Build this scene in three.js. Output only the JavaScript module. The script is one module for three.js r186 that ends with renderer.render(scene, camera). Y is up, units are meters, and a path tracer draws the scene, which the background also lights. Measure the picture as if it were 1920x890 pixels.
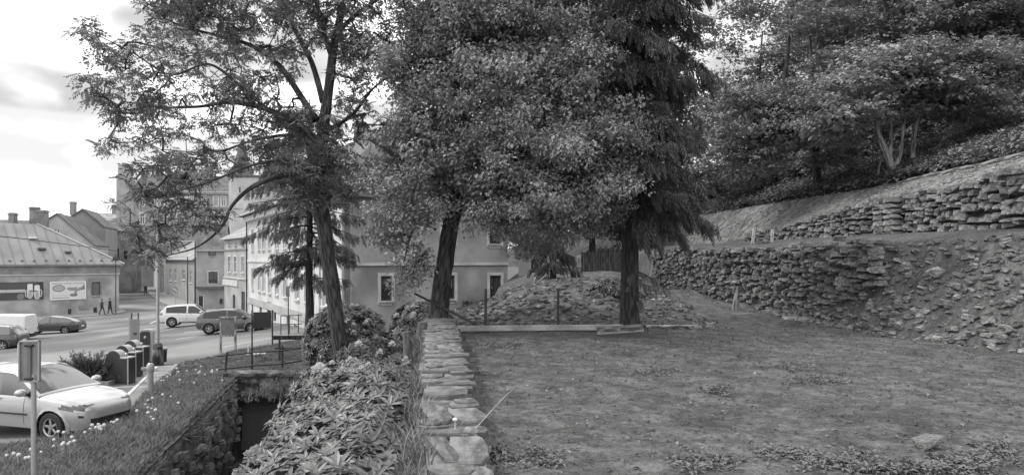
import * as THREE from 'three';
import { mergeGeometries } from 'three/addons/utils/BufferGeometryUtils.js';
import { RoundedBoxGeometry } from 'three/addons/geometries/RoundedBoxGeometry.js';
import { ConvexGeometry } from 'three/addons/geometries/ConvexGeometry.js';
import { MarchingCubes } from 'three/addons/objects/MarchingCubes.js';

// ------------------------------------------------------------------ camera, sky, sun, exposure
const scene = new THREE.Scene();
const F = 1300, HZ = 485, EYE = 1.75;                       // focal length and horizon row of the photograph, eye height over the garden
const camera = new THREE.PerspectiveCamera(2 * Math.atan(445 / F) * 180 / Math.PI, 1920 / 890, 0.1, 1500);
camera.position.set(0, EYE, 0);
camera.lookAt(0, EYE, -10);
camera.setViewOffset(1920, 890, 0, -(HZ - 445), 1920, 890);
const renderer = new THREE.WebGLRenderer({ antialias: true });
renderer.setSize(1024, 474);
renderer.shadowMap.enabled = true;
renderer.toneMapping = THREE.LinearToneMapping;
renderer.toneMappingExposure = 1.5;

function rng(seed) { return () => { seed = (seed + 0x6d2b79f5) | 0; let t = Math.imul(seed ^ (seed >>> 15), 1 | seed); t = (t + Math.imul(t ^ (t >>> 7), 61 | t)) ^ t; return ((t ^ (t >>> 14)) >>> 0) / 4294967296; }; }
const hash = (x, y, s) => { let h = Math.imul(x, 374761393) ^ Math.imul(y, 668265263) ^ Math.imul(s, 2246822519); h = Math.imul(h ^ (h >>> 13), 1274126177); return ((h ^ (h >>> 16)) >>> 0) / 4294967296; };
const sm = (t) => t * t * (3 - 2 * t), clamp = (v, a = 0, b = 1) => Math.min(b, Math.max(a, v)), mix = (a, b, t) => a + (b - a) * t;
const ss = (a, b, v) => sm(clamp((v - a) / (b - a)));
function vnoise(x, y, s = 0, per = 0) {                     // value noise, -1..1, optionally periodic
  const xi = Math.floor(x), yi = Math.floor(y), fx = sm(x - xi), fy = sm(y - yi), w = per ? (v) => ((v % per) + per) % per : (v) => v;
  const a = hash(w(xi), w(yi), s), b = hash(w(xi + 1), w(yi), s), c = hash(w(xi), w(yi + 1), s), d = hash(w(xi + 1), w(yi + 1), s);
  return (mix(mix(a, b, fx), mix(c, d, fx), fy)) * 2 - 1;
}
function fbm(x, y, o = 4, s = 0, per = 0) { let v = 0, a = 0.5; for (let i = 0; i < o; i++) { v += a * vnoise(x, y, s + i * 17, per); x *= 2; y *= 2; per *= 2; a *= 0.5; } return v; }
const lin = (pts, v) => { if (v <= pts[0][0]) return pts[0][1]; for (let i = 1; i < pts.length; i++) if (v <= pts[i][0]) return mix(pts[i - 1][1], pts[i][1], (v - pts[i - 1][0]) / (pts[i][0] - pts[i - 1][0])); return pts[pts.length - 1][1]; };

{ // bright, broken cloud cover, the same all round
  const w = 1536, h = 768, d = new Float32Array(w * h * 4);
  for (let y = 0; y < h; y++) for (let x = 0; x < w; x++) {
    const el = (y + 0.5) / h * Math.PI - Math.PI / 2, i = (y * w + x) * 4;
    const st = 1 / Math.max(0.16, Math.sin(Math.max(el, 0)) + 0.12), u = x / w * 64;
    const n = fbm(u * 0.5 + 0.6 * fbm(u, el * 16, 3, 3, 64), el * 15 + 7, 6, 5, 32) + 0.25 * fbm(u * 2, el * 40, 4, 9, 128);
    let v = 1.7 - 1.04 * ss(-0.3, 0.2, n) - 0.2 * ss(0.1, 0.4, n);
    if (el < 0) v = 0.5;
    d[i] = v; d[i + 1] = v; d[i + 2] = v; d[i + 3] = 1;
  }
  const t = new THREE.DataTexture(d, w, h, THREE.RGBAFormat, THREE.FloatType);
  t.mapping = THREE.EquirectangularReflectionMapping; t.magFilter = t.minFilter = THREE.LinearFilter; t.wrapS = THREE.RepeatWrapping; t.needsUpdate = true;
  scene.background = t; scene.environment = t;
}
const sun = new THREE.DirectionalLight(new THREE.Color(1, 0.985, 0.96), 1.5);
sun.position.set(-70, 85, -18); sun.target.position.set(0, 0, -20); scene.add(sun, sun.target);
sun.castShadow = true; sun.shadow.radius = 20; sun.shadow.mapSize.set(4096, 4096);
Object.assign(sun.shadow.camera, { left: -80, right: 80, top: 80, bottom: -80, near: 1, far: 300 });

// ------------------------------------------------------------------ helpers
const V = (x, y, z) => new THREE.Vector3(x, y, z), UP = V(0, 1, 0);
const at = (px, row, d) => V((px - 960) / F * d, EYE + (HZ - row) / F * d, -d);   // a measured point of the photograph at a measured distance
const gx = (px, d) => (px - 960) / F * d;
const taken = {};
function numbered(n) { const k = taken[n] = (taken[n] ?? -1) + 1; return k ? n + '_' + String(k).padStart(3, '0') : n; }
function tag(o, label, category, group, kind) { if (label) o.userData.label = label; if (category) o.userData.category = category; if (group) o.userData.group = group; if (kind) o.userData.kind = kind; return o; }
function sh(m) { m.castShadow = m.receiveShadow = true; return m; }
function thing(name, label, category, p = [0, 0, 0], turn = 0, group) { const o = new THREE.Group(); o.name = numbered(name); if (p.isVector3) o.position.copy(p); else o.position.set(...p); o.rotation.y = turn; scene.add(o); return tag(o, label, category, group); }
function part(parent, name, geo, mat, kind) { const m = sh(new THREE.Mesh(geo, mat)); m.name = name; parent.add(m); if (kind) m.userData.kind = kind; return m; }
function partW(root, name, geo, mat, parent = root, kind) { geo.translate(-root.position.x, -root.position.y, -root.position.z); return part(parent, name, geo, mat, kind); }   // geometry given in world metres
function solo(name, geo, mat, label, category, group, kind) { // a thing that is one mesh, geometry in world metres; its origin moves to its base
  geo.computeBoundingBox(); const b = geo.boundingBox, c = V((b.min.x + b.max.x) / 2, b.min.y, (b.min.z + b.max.z) / 2); geo.translate(-c.x, -c.y, -c.z);
  const m = sh(new THREE.Mesh(geo, mat)); m.name = numbered(name); m.position.copy(c); scene.add(m); return tag(m, label, category, group, kind);
}
function struct(name, geo, mat) { const m = sh(new THREE.Mesh(geo, mat)); m.name = numbered(name); scene.add(m); m.userData.kind = 'structure'; return m; }
function boxUV(g, s = 1) { // uv in metres, projected along each face's main axis
  if (g.index) g = g.toNonIndexed(); g.computeVertexNormals(); const p = g.attributes.position, n = p.count, uv = new Float32Array(n * 2), a = V(), b = V(), c = V();
  for (let i = 0; i < n; i += 3) {
    a.fromBufferAttribute(p, i); b.fromBufferAttribute(p, i + 1); c.fromBufferAttribute(p, i + 2);
    const nn = b.clone().sub(a).cross(c.clone().sub(a)), x = Math.abs(nn.x), y = Math.abs(nn.y), z = Math.abs(nn.z);
    [a, b, c].forEach((v, k) => { const q = y > x && y > z ? [v.x, v.z] : x > z ? [v.z, v.y] : [v.x, v.y]; uv[(i + k) * 2] = q[0] * s; uv[(i + k) * 2 + 1] = q[1] * s; });
  }
  g.setAttribute('uv', new THREE.BufferAttribute(uv, 2)); return g;
}
const clean = (g) => { if (g.index) g = g.toNonIndexed(); for (const k of Object.keys(g.attributes)) if (!['position', 'normal', 'uv'].includes(k)) g.deleteAttribute(k); if (!g.attributes.uv) g.setAttribute('uv', new THREE.BufferAttribute(new Float32Array(g.attributes.position.count * 2), 2)); return g; };
const merge = (list) => mergeGeometries(list.map(clean));
const box = (w, h, d, x = 0, y = 0, z = 0, r = 0) => { const g = r ? new RoundedBoxGeometry(w, h, d, 2, r) : new THREE.BoxGeometry(w, h, d); g.translate(x, y, z); return boxUV(g); };
const cyl = (r0, r1, h, x = 0, y = 0, z = 0, n = 14) => { const g = new THREE.CylinderGeometry(r1, r0, h, n); g.translate(x, y + h / 2, z); return clean(g); };
function beam(a, b, w, h, r = 0) { // a bar between two points, w wide, h high
  const L = a.distanceTo(b), g = box(w, h, L, 0, 0, 0, r); { const p = g.attributes.position, uv = g.attributes.uv; for (let i = 0; i < p.count; i++) uv.setXY(i, p.getX(i) + p.getY(i), p.getZ(i)); } const m = new THREE.Matrix4().lookAt(a, b, Math.abs(b.clone().sub(a).normalize().y) > 0.99 ? V(1, 0, 0) : UP);
  m.setPosition(a.clone().add(b).multiplyScalar(0.5)); return g.applyMatrix4(m);
}
class Tubes { // tapered tubes through points, all in one geometry
  constructor(sides = 6) { this.s = sides; this.p = []; this.n = []; this.uv = []; this.i = []; }
  add(pts, radii, rough = 0, seed = 1, sides = this.s) {
    const base = this.p.length / 3; let nx = null, len = 0;
    for (let k = 0; k < pts.length; k++) {
      const t = pts[Math.min(k + 1, pts.length - 1)].clone().sub(pts[Math.max(k - 1, 0)]).normalize();
      if (!nx) nx = Math.abs(t.y) > 0.9 ? V(1, 0, 0) : UP.clone();
      nx = nx.clone().sub(t.clone().multiplyScalar(nx.dot(t))).normalize(); const bn = t.clone().cross(nx); if (k) len += pts[k].distanceTo(pts[k - 1]);
      for (let j = 0; j <= sides; j++) {
        const a = j / sides * 2 * Math.PI, jj = j % sides, rr = radii[k] * (1 + rough * vnoise(jj * 1.7, k * 0.8, seed)), d = nx.clone().multiplyScalar(Math.cos(a)).add(bn.clone().multiplyScalar(Math.sin(a)));
        this.p.push(pts[k].x + d.x * rr, pts[k].y + d.y * rr, pts[k].z + d.z * rr); this.n.push(d.x, d.y, d.z); this.uv.push(a * radii[0], len);
      }
      if (k) for (let j = 0; j < sides; j++) { const q = base + (k - 1) * (sides + 1) + j, r = q + sides + 1; this.i.push(q, q + 1, r, q + 1, r + 1, r); }
    }
    return this;
  }
  geo() { const g = new THREE.BufferGeometry(); g.setAttribute('position', new THREE.Float32BufferAttribute(this.p, 3)); g.setAttribute('normal', new THREE.Float32BufferAttribute(this.n, 3)); g.setAttribute('uv', new THREE.Float32BufferAttribute(this.uv, 2)); g.setIndex(this.i); return g; }
}
const rod = (a, b, r, n = 8) => clean(new Tubes(n).add([a, b], [r, r]).geo());
function poly(faces) { const p = []; for (const f of faces) for (let i = 1; i + 1 < f.length; i++) for (const v of [f[0], f[i], f[i + 1]]) p.push(v.x, v.y, v.z); const g = new THREE.BufferGeometry(); g.setAttribute('position', new THREE.Float32BufferAttribute(p, 3)); return boxUV(g); }
function slab(q, t, n) { // a convex polygon q thickened downwards along n
  const b = q.map((v) => v.clone().addScaledVector(n, -t)), f = [q, [...b].reverse()]; for (let i = 0; i < q.length; i++) { const j = (i + 1) % q.length; f.push([q[i], b[i], b[j], q[j]]); } return poly(f);
}
function sheet(nu, nv, fn) { // a grid of points fn(u, v) with uv in metres
  const p = [], uv = [], ix = []; for (let j = 0; j <= nv; j++) for (let i = 0; i <= nu; i++) { const q = fn(i / nu, j / nv); p.push(q.x, q.y, q.z); uv.push(q.x, q.z); }
  for (let j = 0; j < nv; j++) for (let i = 0; i < nu; i++) { const a = j * (nu + 1) + i, b = a + 1, c = a + nu + 1, d = c + 1; ix.push(a, b, c, b, d, c); }
  const g = new THREE.BufferGeometry(); g.setAttribute('position', new THREE.Float32BufferAttribute(p, 3)); g.setAttribute('uv', new THREE.Float32BufferAttribute(uv, 2)); g.setIndex(ix); g.computeVertexNormals(); return g;
}
function scatter(parent, name, geo, mat, mats, tones, kind = 'stuff') { // an instanced part or a top-level mass
  const m = sh(new THREE.InstancedMesh(geo, mat, mats.length)); m.name = name; mats.forEach((x, i) => { m.setMatrixAt(i, x); if (tones) m.setColorAt(i, new THREE.Color(tones[i], tones[i], tones[i])); });
  m.userData.kind = kind; parent.add(m); return m;
}
const TM = (p, q, s) => new THREE.Matrix4().compose(p, q, typeof s === 'number' ? V(s, s, s) : s);
const eul = (x, y, z, o = 'YXZ') => new THREE.Quaternion().setFromEuler(new THREE.Euler(x, y, z, o));

// ------------------------------------------------------------------ materials (a black and white photograph: every colour is a grey)
function noiseTex(seed, lo, hi, cell, oct, size = 512, contrast = 1, sx = 1, extra) { // tileable
  const d = new Uint8Array(size * size * 4);
  for (let y = 0; y < size; y++) for (let x = 0; x < size; x++) {
    let n = clamp(0.5 + contrast * fbm(x / size * cell * sx, y / size * cell, oct, seed, sx === 1 ? cell : cell * sx)); if (extra) n = extra(n, x / size, y / size);
    const v = Math.round(clamp(mix(lo, hi, n)) * 255), i = (y * size + x) * 4; d[i] = d[i + 1] = d[i + 2] = v; d[i + 3] = 255;
  }
  const t = new THREE.DataTexture(d, size, size); t.wrapS = t.wrapT = THREE.RepeatWrapping; t.magFilter = THREE.LinearFilter; t.minFilter = THREE.LinearMipmapLinearFilter; t.generateMipmaps = true; t.needsUpdate = true; return t;
}
const rep = (t, r, srgb) => { const c = t.clone(); c.repeat.set(r, r); if (srgb) c.colorSpace = THREE.SRGBColorSpace; c.needsUpdate = true; return c; };
const N1 = noiseTex(3, 0, 1, 6, 6, 512, 1.1), N2 = noiseTex(11, 0.76, 1, 8, 6, 512, 1.2), N3 = noiseTex(23, 0.88, 1, 5, 6, 512, 1.2);
const N4 = noiseTex(41, 0.4, 1, 10, 6, 512, 1.6), BK = noiseTex(57, 0.5, 1, 4, 5, 512, 1.5, 5), N5 = noiseTex(71, 0.55, 1, 24, 5, 512, 1.5), N6 = noiseTex(83, 0.7, 1, 6, 7, 1024, 1.5);
function gritTex(seed, lo, hi, cell, oct, gain, size, fleck) { // coarse to fine grit of nearly even strength, with pale flecks
  const d = new Uint8Array(size * size * 4); for (let y = 0; y < size; y++) for (let x = 0; x < size; x++) { let n = 0, a = 1, t = 0, c = cell; for (let o = 0; o < oct; o++) { n += a * vnoise(x / size * c, y / size * c, seed + o * 13, c); t += a; a *= gain; c *= 2; } n = clamp(0.5 + 1.5 * n / t); let v = mix(lo, hi, n); const f = vnoise(x / size * 128, y / size * 128, seed + 99, 128); if (f > fleck) v = Math.min(1, v + 0.5 * (f - fleck) / (1 - fleck) + 0.1); const q = Math.round(clamp(v) * 255), i = (y * size + x) * 4; d[i] = d[i + 1] = d[i + 2] = q; d[i + 3] = 255; }
  const t = new THREE.DataTexture(d, size, size); t.wrapS = t.wrapT = THREE.RepeatWrapping; t.magFilter = THREE.LinearFilter; t.minFilter = THREE.LinearMipmapLinearFilter; t.generateMipmaps = true; t.needsUpdate = true; return t;
}
const GT = gritTex(131, 0.48, 0.95, 10, 7, 0.95, 1024, 0.84), GS = gritTex(151, 0.55, 0.95, 4, 6, 0.8, 512, 0.97);
function M(g, o = {}) { const m = new THREE.MeshStandardMaterial({ color: new THREE.Color(g, g, g), roughness: o.rough ?? 0.9, metalness: o.metal ?? 0, side: THREE.DoubleSide, flatShading: !!o.flat }); if (o.map) m.map = rep(o.map, o.r ?? 0.4, true); if (o.bump) { m.bumpMap = rep(o.bumpMap ?? N1, o.br ?? o.r ?? 0.4); m.bumpScale = o.bump; } return m; }
function P(g, o = {}) { const m = new THREE.MeshPhysicalMaterial({ color: new THREE.Color(g, g, g), roughness: o.rough ?? 0.4, metalness: o.metal ?? 0, side: THREE.DoubleSide, clearcoat: o.coat ?? 0, clearcoatRoughness: 0.08, transmission: o.trans ?? 0, thickness: 0 }); if (o.ior) m.ior = o.ior; return m; }
const mt = {
  asphalt: M(0.22, { map: N6, r: 0.035, bump: 0.006, br: 1.3 }), pave: M(0.3, { map: N3, r: 0.5, bump: 0.005, br: 1 }), concrete: M(0.33, { map: N2, r: 0.45, bump: 0.008, br: 0.8 }), white: M(0.7, { map: N3, r: 0.6 }),
  lawn: M(0.09, { map: N5, r: 0.3, bump: 0.03, br: 0.9 }), soil: M(0.155, { map: GT, r: 0.19, bump: 0.05, bumpMap: GT, br: 0.19 }), bank: M(0.12, { map: GT, r: 0.3, bump: 0.04, br: 0.8 }), hill: M(0.08, { map: GT, r: 0.2, bump: 0.08, br: 0.3 }),
  gravel: M(0.3, { map: GT, r: 0.22, bump: 0.03, bumpMap: GT, br: 0.22 }),
  plaster: M(0.4, { map: N3, r: 0.17, bump: 0.004, br: 1.2 }), plasterDark: M(0.28, { map: N2, r: 0.13, bump: 0.006, br: 0.9 }), plasterLight: M(0.56, { map: N3, r: 0.14, bump: 0.004, br: 1 }), plasterMid: M(0.33, { map: N3, r: 0.15 }),
  roof: M(0.15, { map: N2, r: 0.2, bump: 0.02, br: 1.2 }), roofMetal: M(0.23, { map: N3, r: 0.15, rough: 0.6 }), roofLight: M(0.34, { map: N2, r: 0.2 }), gutter: M(0.45, { rough: 0.5, metal: 0.2 }),
  frame: M(0.72, { rough: 0.6 }), frameDark: M(0.06, { rough: 0.6 }), glass: P(0.02, { rough: 0.05, ior: 2 }), doorWood: M(0.07, { map: BK, r: 0.8 }), trim: M(0.62, { map: N3, r: 0.5 }),
  bark: M(0.1, { map: BK, r: 0.9, bump: 0.02, bumpMap: BK, br: 0.9 }), barkPale: M(0.32, { map: BK, r: 0.7, bump: 0.015, bumpMap: BK, br: 0.7 }), barkDark: M(0.055, { map: BK, r: 0.9, bump: 0.025, bumpMap: BK, br: 0.9 }), twig: M(0.05), twigPale: M(0.12),
  wood: M(0.28, { map: BK, r: 0.9 }), woodDark: M(0.06, { map: BK, r: 0.9 }), woodPale: M(0.5, { map: BK, r: 0.9 }),
  metal: M(0.045, { rough: 0.6, metal: 0.2 }), metalPale: M(0.4, { rough: 0.5, metal: 0.35 }), black: M(0.02, { rough: 0.6 }), darkPaint: M(0.035, { rough: 0.45 }), rubber: M(0.022, { rough: 0.8 }), rim: M(0.45, { rough: 0.3, metal: 0.7 }),
  lamp: P(0.1, { rough: 0.15, coat: 0.6 }), lampRear: P(0.1, { rough: 0.1, coat: 1 }), mortar: M(0.11, { map: N4, r: 0.8, bump: 0.03, br: 1 }),
};
const leafMat = (g, tr = 0.22) => P(g, { rough: 0.62, trans: tr });
const stoneMats = [0.2, 0.25, 0.3, 0.36].map((g, i) => M(g, { map: GS, r: 0.8, flat: true }));
function rockGeos(n, seed, flat = 1, pts = 16) { // broken, angular pieces inside a unit box
  const r = rng(seed), out = []; for (let k = 0; k < n; k++) {
    const ps = []; for (let i = 0; i < pts; i++) { const f = Math.floor(r() * 6), a = (r() - 0.5) * 0.86, b = (r() - 0.5) * 0.86, s = f % 2 ? 0.5 : -0.5, j = s * (0.84 + 0.16 * r()); ps.push(f < 2 ? V(j, a, b) : f < 4 ? V(a, j, b) : V(a, b, j)); }
    for (const x of [-1, 1]) for (const y of [-1, 1]) for (const z of [-1, 1]) if (r() < 0.8) ps.push(V(x * (0.3 + 0.14 * r()), y * (0.32 + 0.14 * r()), z * (0.3 + 0.14 * r())));
    out.push(boxUV(new ConvexGeometry(ps)));
  } return out;
}
const rocks = rockGeos(14, 77);
// ------------------------------------------------------------------ the lie of the land; d is the distance in front of the camera (-z)
const chanL = (d) => -6.35 - (d - 12) * 0.225, chanR = (d) => chanL(d) + 2.35;              // the two sides of the sunken stream
const wallX = (d) => -0.40 - (d - 5.3) * 0.122;                                           // middle line of the low stone wall
function square(x, d) { const s = Math.max(0, -x - 8), e = 0.085 * s; let y = -2 - (e < 2 ? e : 2 + 0.7 * (1 - Math.exp(-(e - 2) / 0.7))); return y + 0.035 * Math.max(0, d - 112); }
const lawnL = (d) => lin([[10, -30], [14.1, -30], [14.5, -9.3], [16.5, -9.0], [17.6, -9.6], [19.8, -10.5], [26.4, -12.85], [27.5, -13.2], [28.7, -12.3], [30.5, -12.3], [31.6, -11.4], [33.4, -9.6]], d);
function bankY(x, d) { // the strip between stream and stone wall, and the front garden of the house beyond it
  const a = chanR(d), w = wallX(Math.min(d, 17)) - 0.2; const t = clamp((x - a) / (w - a));
  const near = mix(-1.75, -0.45, sm(t));
  const far = lin([[-14, -2], [-8.5, -2], [-6, -1.75], [-4.2, -1.1], [-2, -0.55], [0, -0.1], [3, 0.6], [8, 1.2]], x) - 0.25 * ss(24, 33, d) * ss(-1, -6, x);
  return mix(near, far, ss(20.5, 23, d)) + 0.05 * fbm(x * 1.3, d * 1.3, 3, 71);
}
const toe = (d) => lin([[0, 15.5], [5, 13], [10, 10.8], [13, 9.5], [15.2, 8.75], [17.5, 8.3], [19.8, 7.95], [31, 6.5], [40, 5.2]], d);
const slopeW = (d) => lin([[5, 4], [13, 3.3], [15, 2.6], [16.5, 1.7], [18.2, 0.8], [19.8, 0.32], [40, 0.3]], d);
const upX = (d) => lin([[0, 12.9], [17, 12.55], [24, 12.5], [33, 11.8], [45, 10.5]], d), upH = (d) => lin([[10, 1.45], [17, 1.35], [23.8, 1.1], [32, 0.5], [36, 0.15], [40, 0]], d);
const bankTop = (d) => lin([[0, 14.6], [20, 14.8], [29, 15.2], [45, 13.1], [60, 9], [90, 6]], d);
function gardenY(x, d) {
  let y = 0.05 * fbm(x * 0.8, d * 0.8, 3, 5) + 0.025 * fbm(x * 3.1, d * 3.1, 3, 15);
  const amp = lin([[-6, -1.1], [-3, -0.75], [-1.4, -0.3], [-0.4, 0.35], [0.8, 0.86], [3.1, 0.88], [4.0, 0.68], [4.9, 0.45], [6.2, 0.36]], x / d * 22);
  y += amp * ss(17.0, 25, d) + (amp > 0 ? 0.25 * ss(26, 34, d) * clamp(amp) : 0) + 0.17 * ss(17, 19.5, d) * fbm(x * 1.3, d * 1.3, 4, 44) * ss(40, 30, d);
  const t = clamp((x - toe(d)) / slopeW(d)), terr = 2.05 + 0.5 * clamp((x - toe(d) - 0.4) / 4.2) + 0.03 * fbm(x, d, 3, 8);
  if (t > 0) y = mix(y, terr, d > 19 ? t : sm(t) * 0.35 + t * 0.65) + (t < 1 && d < 19 ? 0.16 * fbm(x * 1.5, d * 1.5, 4, 29) : 0);
  const u = clamp((x - upX(d) - 0.1) / 0.25); if (u > 0) { const top = 2.55 + upH(d); y = mix(y, top, u); const v = clamp((x - upX(d) - 0.35) / Math.max(0.5, bankTop(d) - upX(d) - 0.35)); y = mix(y, 4.75, v) + 0.06 * fbm(x * 1.2, d * 1.2, 3, 63); }
  return y;
}
const hillY = (x, d) => 4.72 + 0.43 * Math.max(0, x - bankTop(d)) + 0.5 * fbm(x * 0.12, d * 0.12, 3, 91) * ss(0, 6, x - bankTop(d));
const groundAny = (x, d) => x > bankTop(d) ? hillY(x, d) : x > wallX(Math.min(d, 17)) ? gardenY(x, d) : x > chanR(d) || d > 22 ? bankY(x, d) : square(x, d);

struct('ground', sheet(2, 2, (u, v) => V(mix(-900, 900, u), -9, mix(60, -1300, v))), mt.bank);
struct('square', sheet(110, 140, (u, v) => { const d = mix(9, 260, v * v * 0.75 + v * 0.25), x = mix(-260, -3, 1 - (1 - u) * (1 - u) * 0.9 - (1 - u) * 0.1); return V(x, d < 22.5 && x > chanL(d) - 0.6 ? -4.6 : d < 33 && x > -9.5 ? square(x, d) - 0.3 : square(x, d), -d); }), mt.asphalt);
struct('lawn', sheet(70, 130, (u, v) => { // a lawn with a raised edge, ending at the stream wall
  const d = mix(6, 33.4, v), l = lawnL(d), r = d < 21.4 ? chanL(d) : lin([[21.4, chanL(21.4)], [21.9, -6.0]], d); const x = mix(l, r, u);
  const e = Math.min(1, (x - l) * 3, (33.4 - d) * 3); return V(x, square(x, d) - 0.06 + 0.14 * sm(clamp(e)) + 0.05 * fbm(x * 0.9, d * 0.9, 3, 12) * clamp(e) + (d > 21.9 ? 0.4 * ss(-8, -6, x) * 0.5 : 0), -d);
}), mt.lawn);
struct('bank', sheet(60, 150, (u, v) => { const d = mix(2, 45, v), l = d < 21.6 ? chanR(d) : -6.6 - 2.5 * ss(22, 30, d) , r = d < 17 ? wallX(d) + 0.1 : lin([[17, wallX(17)], [22, -1], [45, 2]], d), x = mix(l, r, u); return V(x, bankY(x, d) - (d > 17 ? 0.02 : 0), -d); }), mt.bank);
struct('garden_ground', sheet(240, 300, (u, v) => { const d = mix(1.2, 62, v * v * 0.55 + v * 0.45), l = wallX(Math.min(d, 17)) - 0.05 + (d > 17 ? lin([[17, 0], [22, 0.8], [62, 3]], d) : 0), r = bankTop(d) + 0.2, x = mix(l, r, u); return V(x, gardenY(x, d), -d); }), mt.soil);
{ // the pale gravelly bank over the upper wall, laid on the garden ground
  struct('gravel_bank', sheet(16, 120, (u, v) => { const d = mix(6, 50, v), x = mix(upX(d) + 0.36, bankTop(d) + 0.1, u); return V(x, gardenY(x, d) + 0.02, -d); }), mt.gravel);
}
struct('hillside', sheet(70, 90, (u, v) => { const d = mix(-40, 260, v), b = bankTop(d), l = b - 14 * ss(48, 75, d), x = mix(l, b + 130, u * u); return V(x, x < b ? mix(1.0, 4.72, sm(clamp((x - l) / Math.max(0.1, b - l)))) : hillY(x, d) - (u === 0 ? 0.15 : 0), -d); }), mt.hill);
{ // the stream: bed, right wall
  struct('stream_bed', sheet(8, 30, (u, v) => { const d = mix(1, 24, v); return V(mix(chanL(d) - 0.3, chanR(d) + 0.3, u), -4.3, -d); }), mt.mortar);
  struct('stream_bank', sheet(40, 10, (u, v) => { const d = mix(2, 21.9, u), y = mix(-4.3, -1.6, v); return V(chanR(d) + 0.1 * fbm(d * 1.5, y * 2, 3, 9), y, -d); }), mt.mortar);
}
// ------------------------------------------------------------------ dry stone walls: every stone a piece of its own, the farthest joined
function stoneWall(name, label, spec) { // line(s) -> {x, d, y0, y1, n:[nx,nz]}, s in metres from the far end
  const r = rng(spec.seed), { line, len } = spec, list = [], p0 = line(len / 2), root = thing(name, label, 'wall', [p0.x, p0.y0, -p0.d]);
  let y = 0; const maxH = spec.h; let course = 0;
  while (y < maxH) {
    const ch = mix(spec.ch[0], spec.ch[1], r()); let s = r() * 0.2;
    while (s < len) {
      const a = line(s); const near = 1 + (spec.nearer ?? 0) * s / len, w = mix(spec.w[0], spec.w[1], r() * r()) * near, p = line(Math.min(len, s + w / 2)), H = p.y1 - p.y0, wob = 0.06 * vnoise(s * 0.8, course, 3) + (r() - 0.5) * ch * (spec.jit ?? 0.5);
      if (y + ch * 0.5 < H && r() > (spec.miss ?? 0)) list.push({ p, y: y + ch / 2 + wob, w: w * 1.02, h: ch * (0.85 + 0.45 * r()), dep: 0.28 + 0.16 * r(), out: (r() - 0.5) * (spec.rough ?? 0.1), tilt: (r() - 0.5) * (spec.tilt ?? 0.16), g: Math.floor(r() * rocks.length), m: Math.floor(r() * 4), ry: (r() - 0.5) * 0.25 });
      s += w;
    }
    y += ch * 0.93; course++;
  }
  list.sort((a, b) => Math.hypot(a.p.x, a.p.d) / Math.sqrt(a.w * a.h) - Math.hypot(b.p.x, b.p.d) / Math.sqrt(b.w * b.h));
  const mat4 = (o) => { const yaw = Math.atan2(o.p.n[0], o.p.n[1]); return TM(V(o.p.x + o.p.n[0] * o.out, o.p.y0 + o.y, -o.p.d + o.p.n[1] * o.out), eul(o.lean ?? 0, yaw + o.ry, o.tilt), V(o.w, o.h, o.dep)); };
  const rest = [];
  list.forEach((o, i) => { const m = mat4(o); if (i < 298) { const q = part(root, 'stone', rocks[o.g], stoneMats[o.m]); m.setPosition(new THREE.Vector3().setFromMatrixPosition(m).sub(root.position)); m.decompose(q.position, q.quaternion, q.scale); } else rest.push(rocks[o.g].clone().applyMatrix4(m)); });
  if (rest.length) partW(root, 'stones', merge(rest), stoneMats[1], root, 'stuff');
  return root;
}
{ // core of earth behind each wall is the terrain; lower wall along the garden, upper wall on the terrace
  const L = 14.9, dir = [1.45, 10.2], nl = Math.hypot(...dir), n = [-dir[1] / nl, dir[0] / nl];
  const low = (s) => { const d = 31.6 - s * 0.985, x = toe(d) + (d < 19.8 ? 0.4 * slopeW(d) * ss(19.8, 16, d) : 0) + 0.02, g = gardenY(toe(d) - 0.3, d); const slump = ss(19.6, 16.4, d); return { x: x + 0.05, d, y0: g - 0.1 + 1.3 * slump, y1: 2.12 + 0.1 * vnoise(s * 0.7, 0, 4), n }; };
  stoneWall('lower_retaining_wall', 'long dry stone retaining wall of small stones beside the garden floor', { seed: 61, line: low, len: L, h: 2.5, ch: [0.08, 0.15], w: [0.11, 0.34], nearer: 0.3, rough: 0.2, tilt: 0.5, miss: 0.02, jit: 0.9 });
  const up = (s) => { const d = 35 - s * 1.0, h = upH(d), step = d < 20.9 ? 0 : 0; return { x: upX(d) + 0.06, d, y0: 2.5, y1: 2.6 + h + 0.05 * vnoise(s, 3, 8), n: [-1, 0.04] }; };
  stoneWall('upper_retaining_wall', 'upper dry stone wall of flat slabs along the terrace below the wood', { seed: 67, line: up, len: 21.5, h: 1.7, ch: [0.09, 0.2], w: [0.2, 0.62], nearer: 0.2, rough: 0.14, tilt: 0.18, jit: 0.7 });
  // square stone pier standing proud of the upper wall
  const pr = thing('stone_pier', 'squared stone pier projecting from the upper terrace wall', 'pier', [upX(22.6) - 0.2, 2.5, -22.6]); const r = rng(9); let y = 0;
  while (y < 1.12) { const h = 0.12 + 0.1 * r(); for (const z of [-0.32, 0.32]) { const q = part(pr, 'stone', rocks[Math.floor(r() * 14)], stoneMats[Math.floor(r() * 4)]); q.scale.set(0.6, h * 1.1, 0.62 + 0.1 * r()); q.position.set(0, y + h / 2, z + (r() - 0.5) * 0.06); q.rotation.y = (r() - 0.5) * 0.1; } y += h * 0.97; }
  const cp = new Tubes(7), pp = []; for (let d = 13; d < 27; d += 0.5) pp.push(V(bankTop(d) - 0.25, gardenY(bankTop(d) - 0.25, d) + 0.06, -d));
  solo('log', clean(cp.add(pp, pp.map((_, i) => 0.11 - 0.002 * i), 0.2, 5).geo()), mt.wood, 'long pale log lying along the top edge of the gravel bank', 'log');
}
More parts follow.
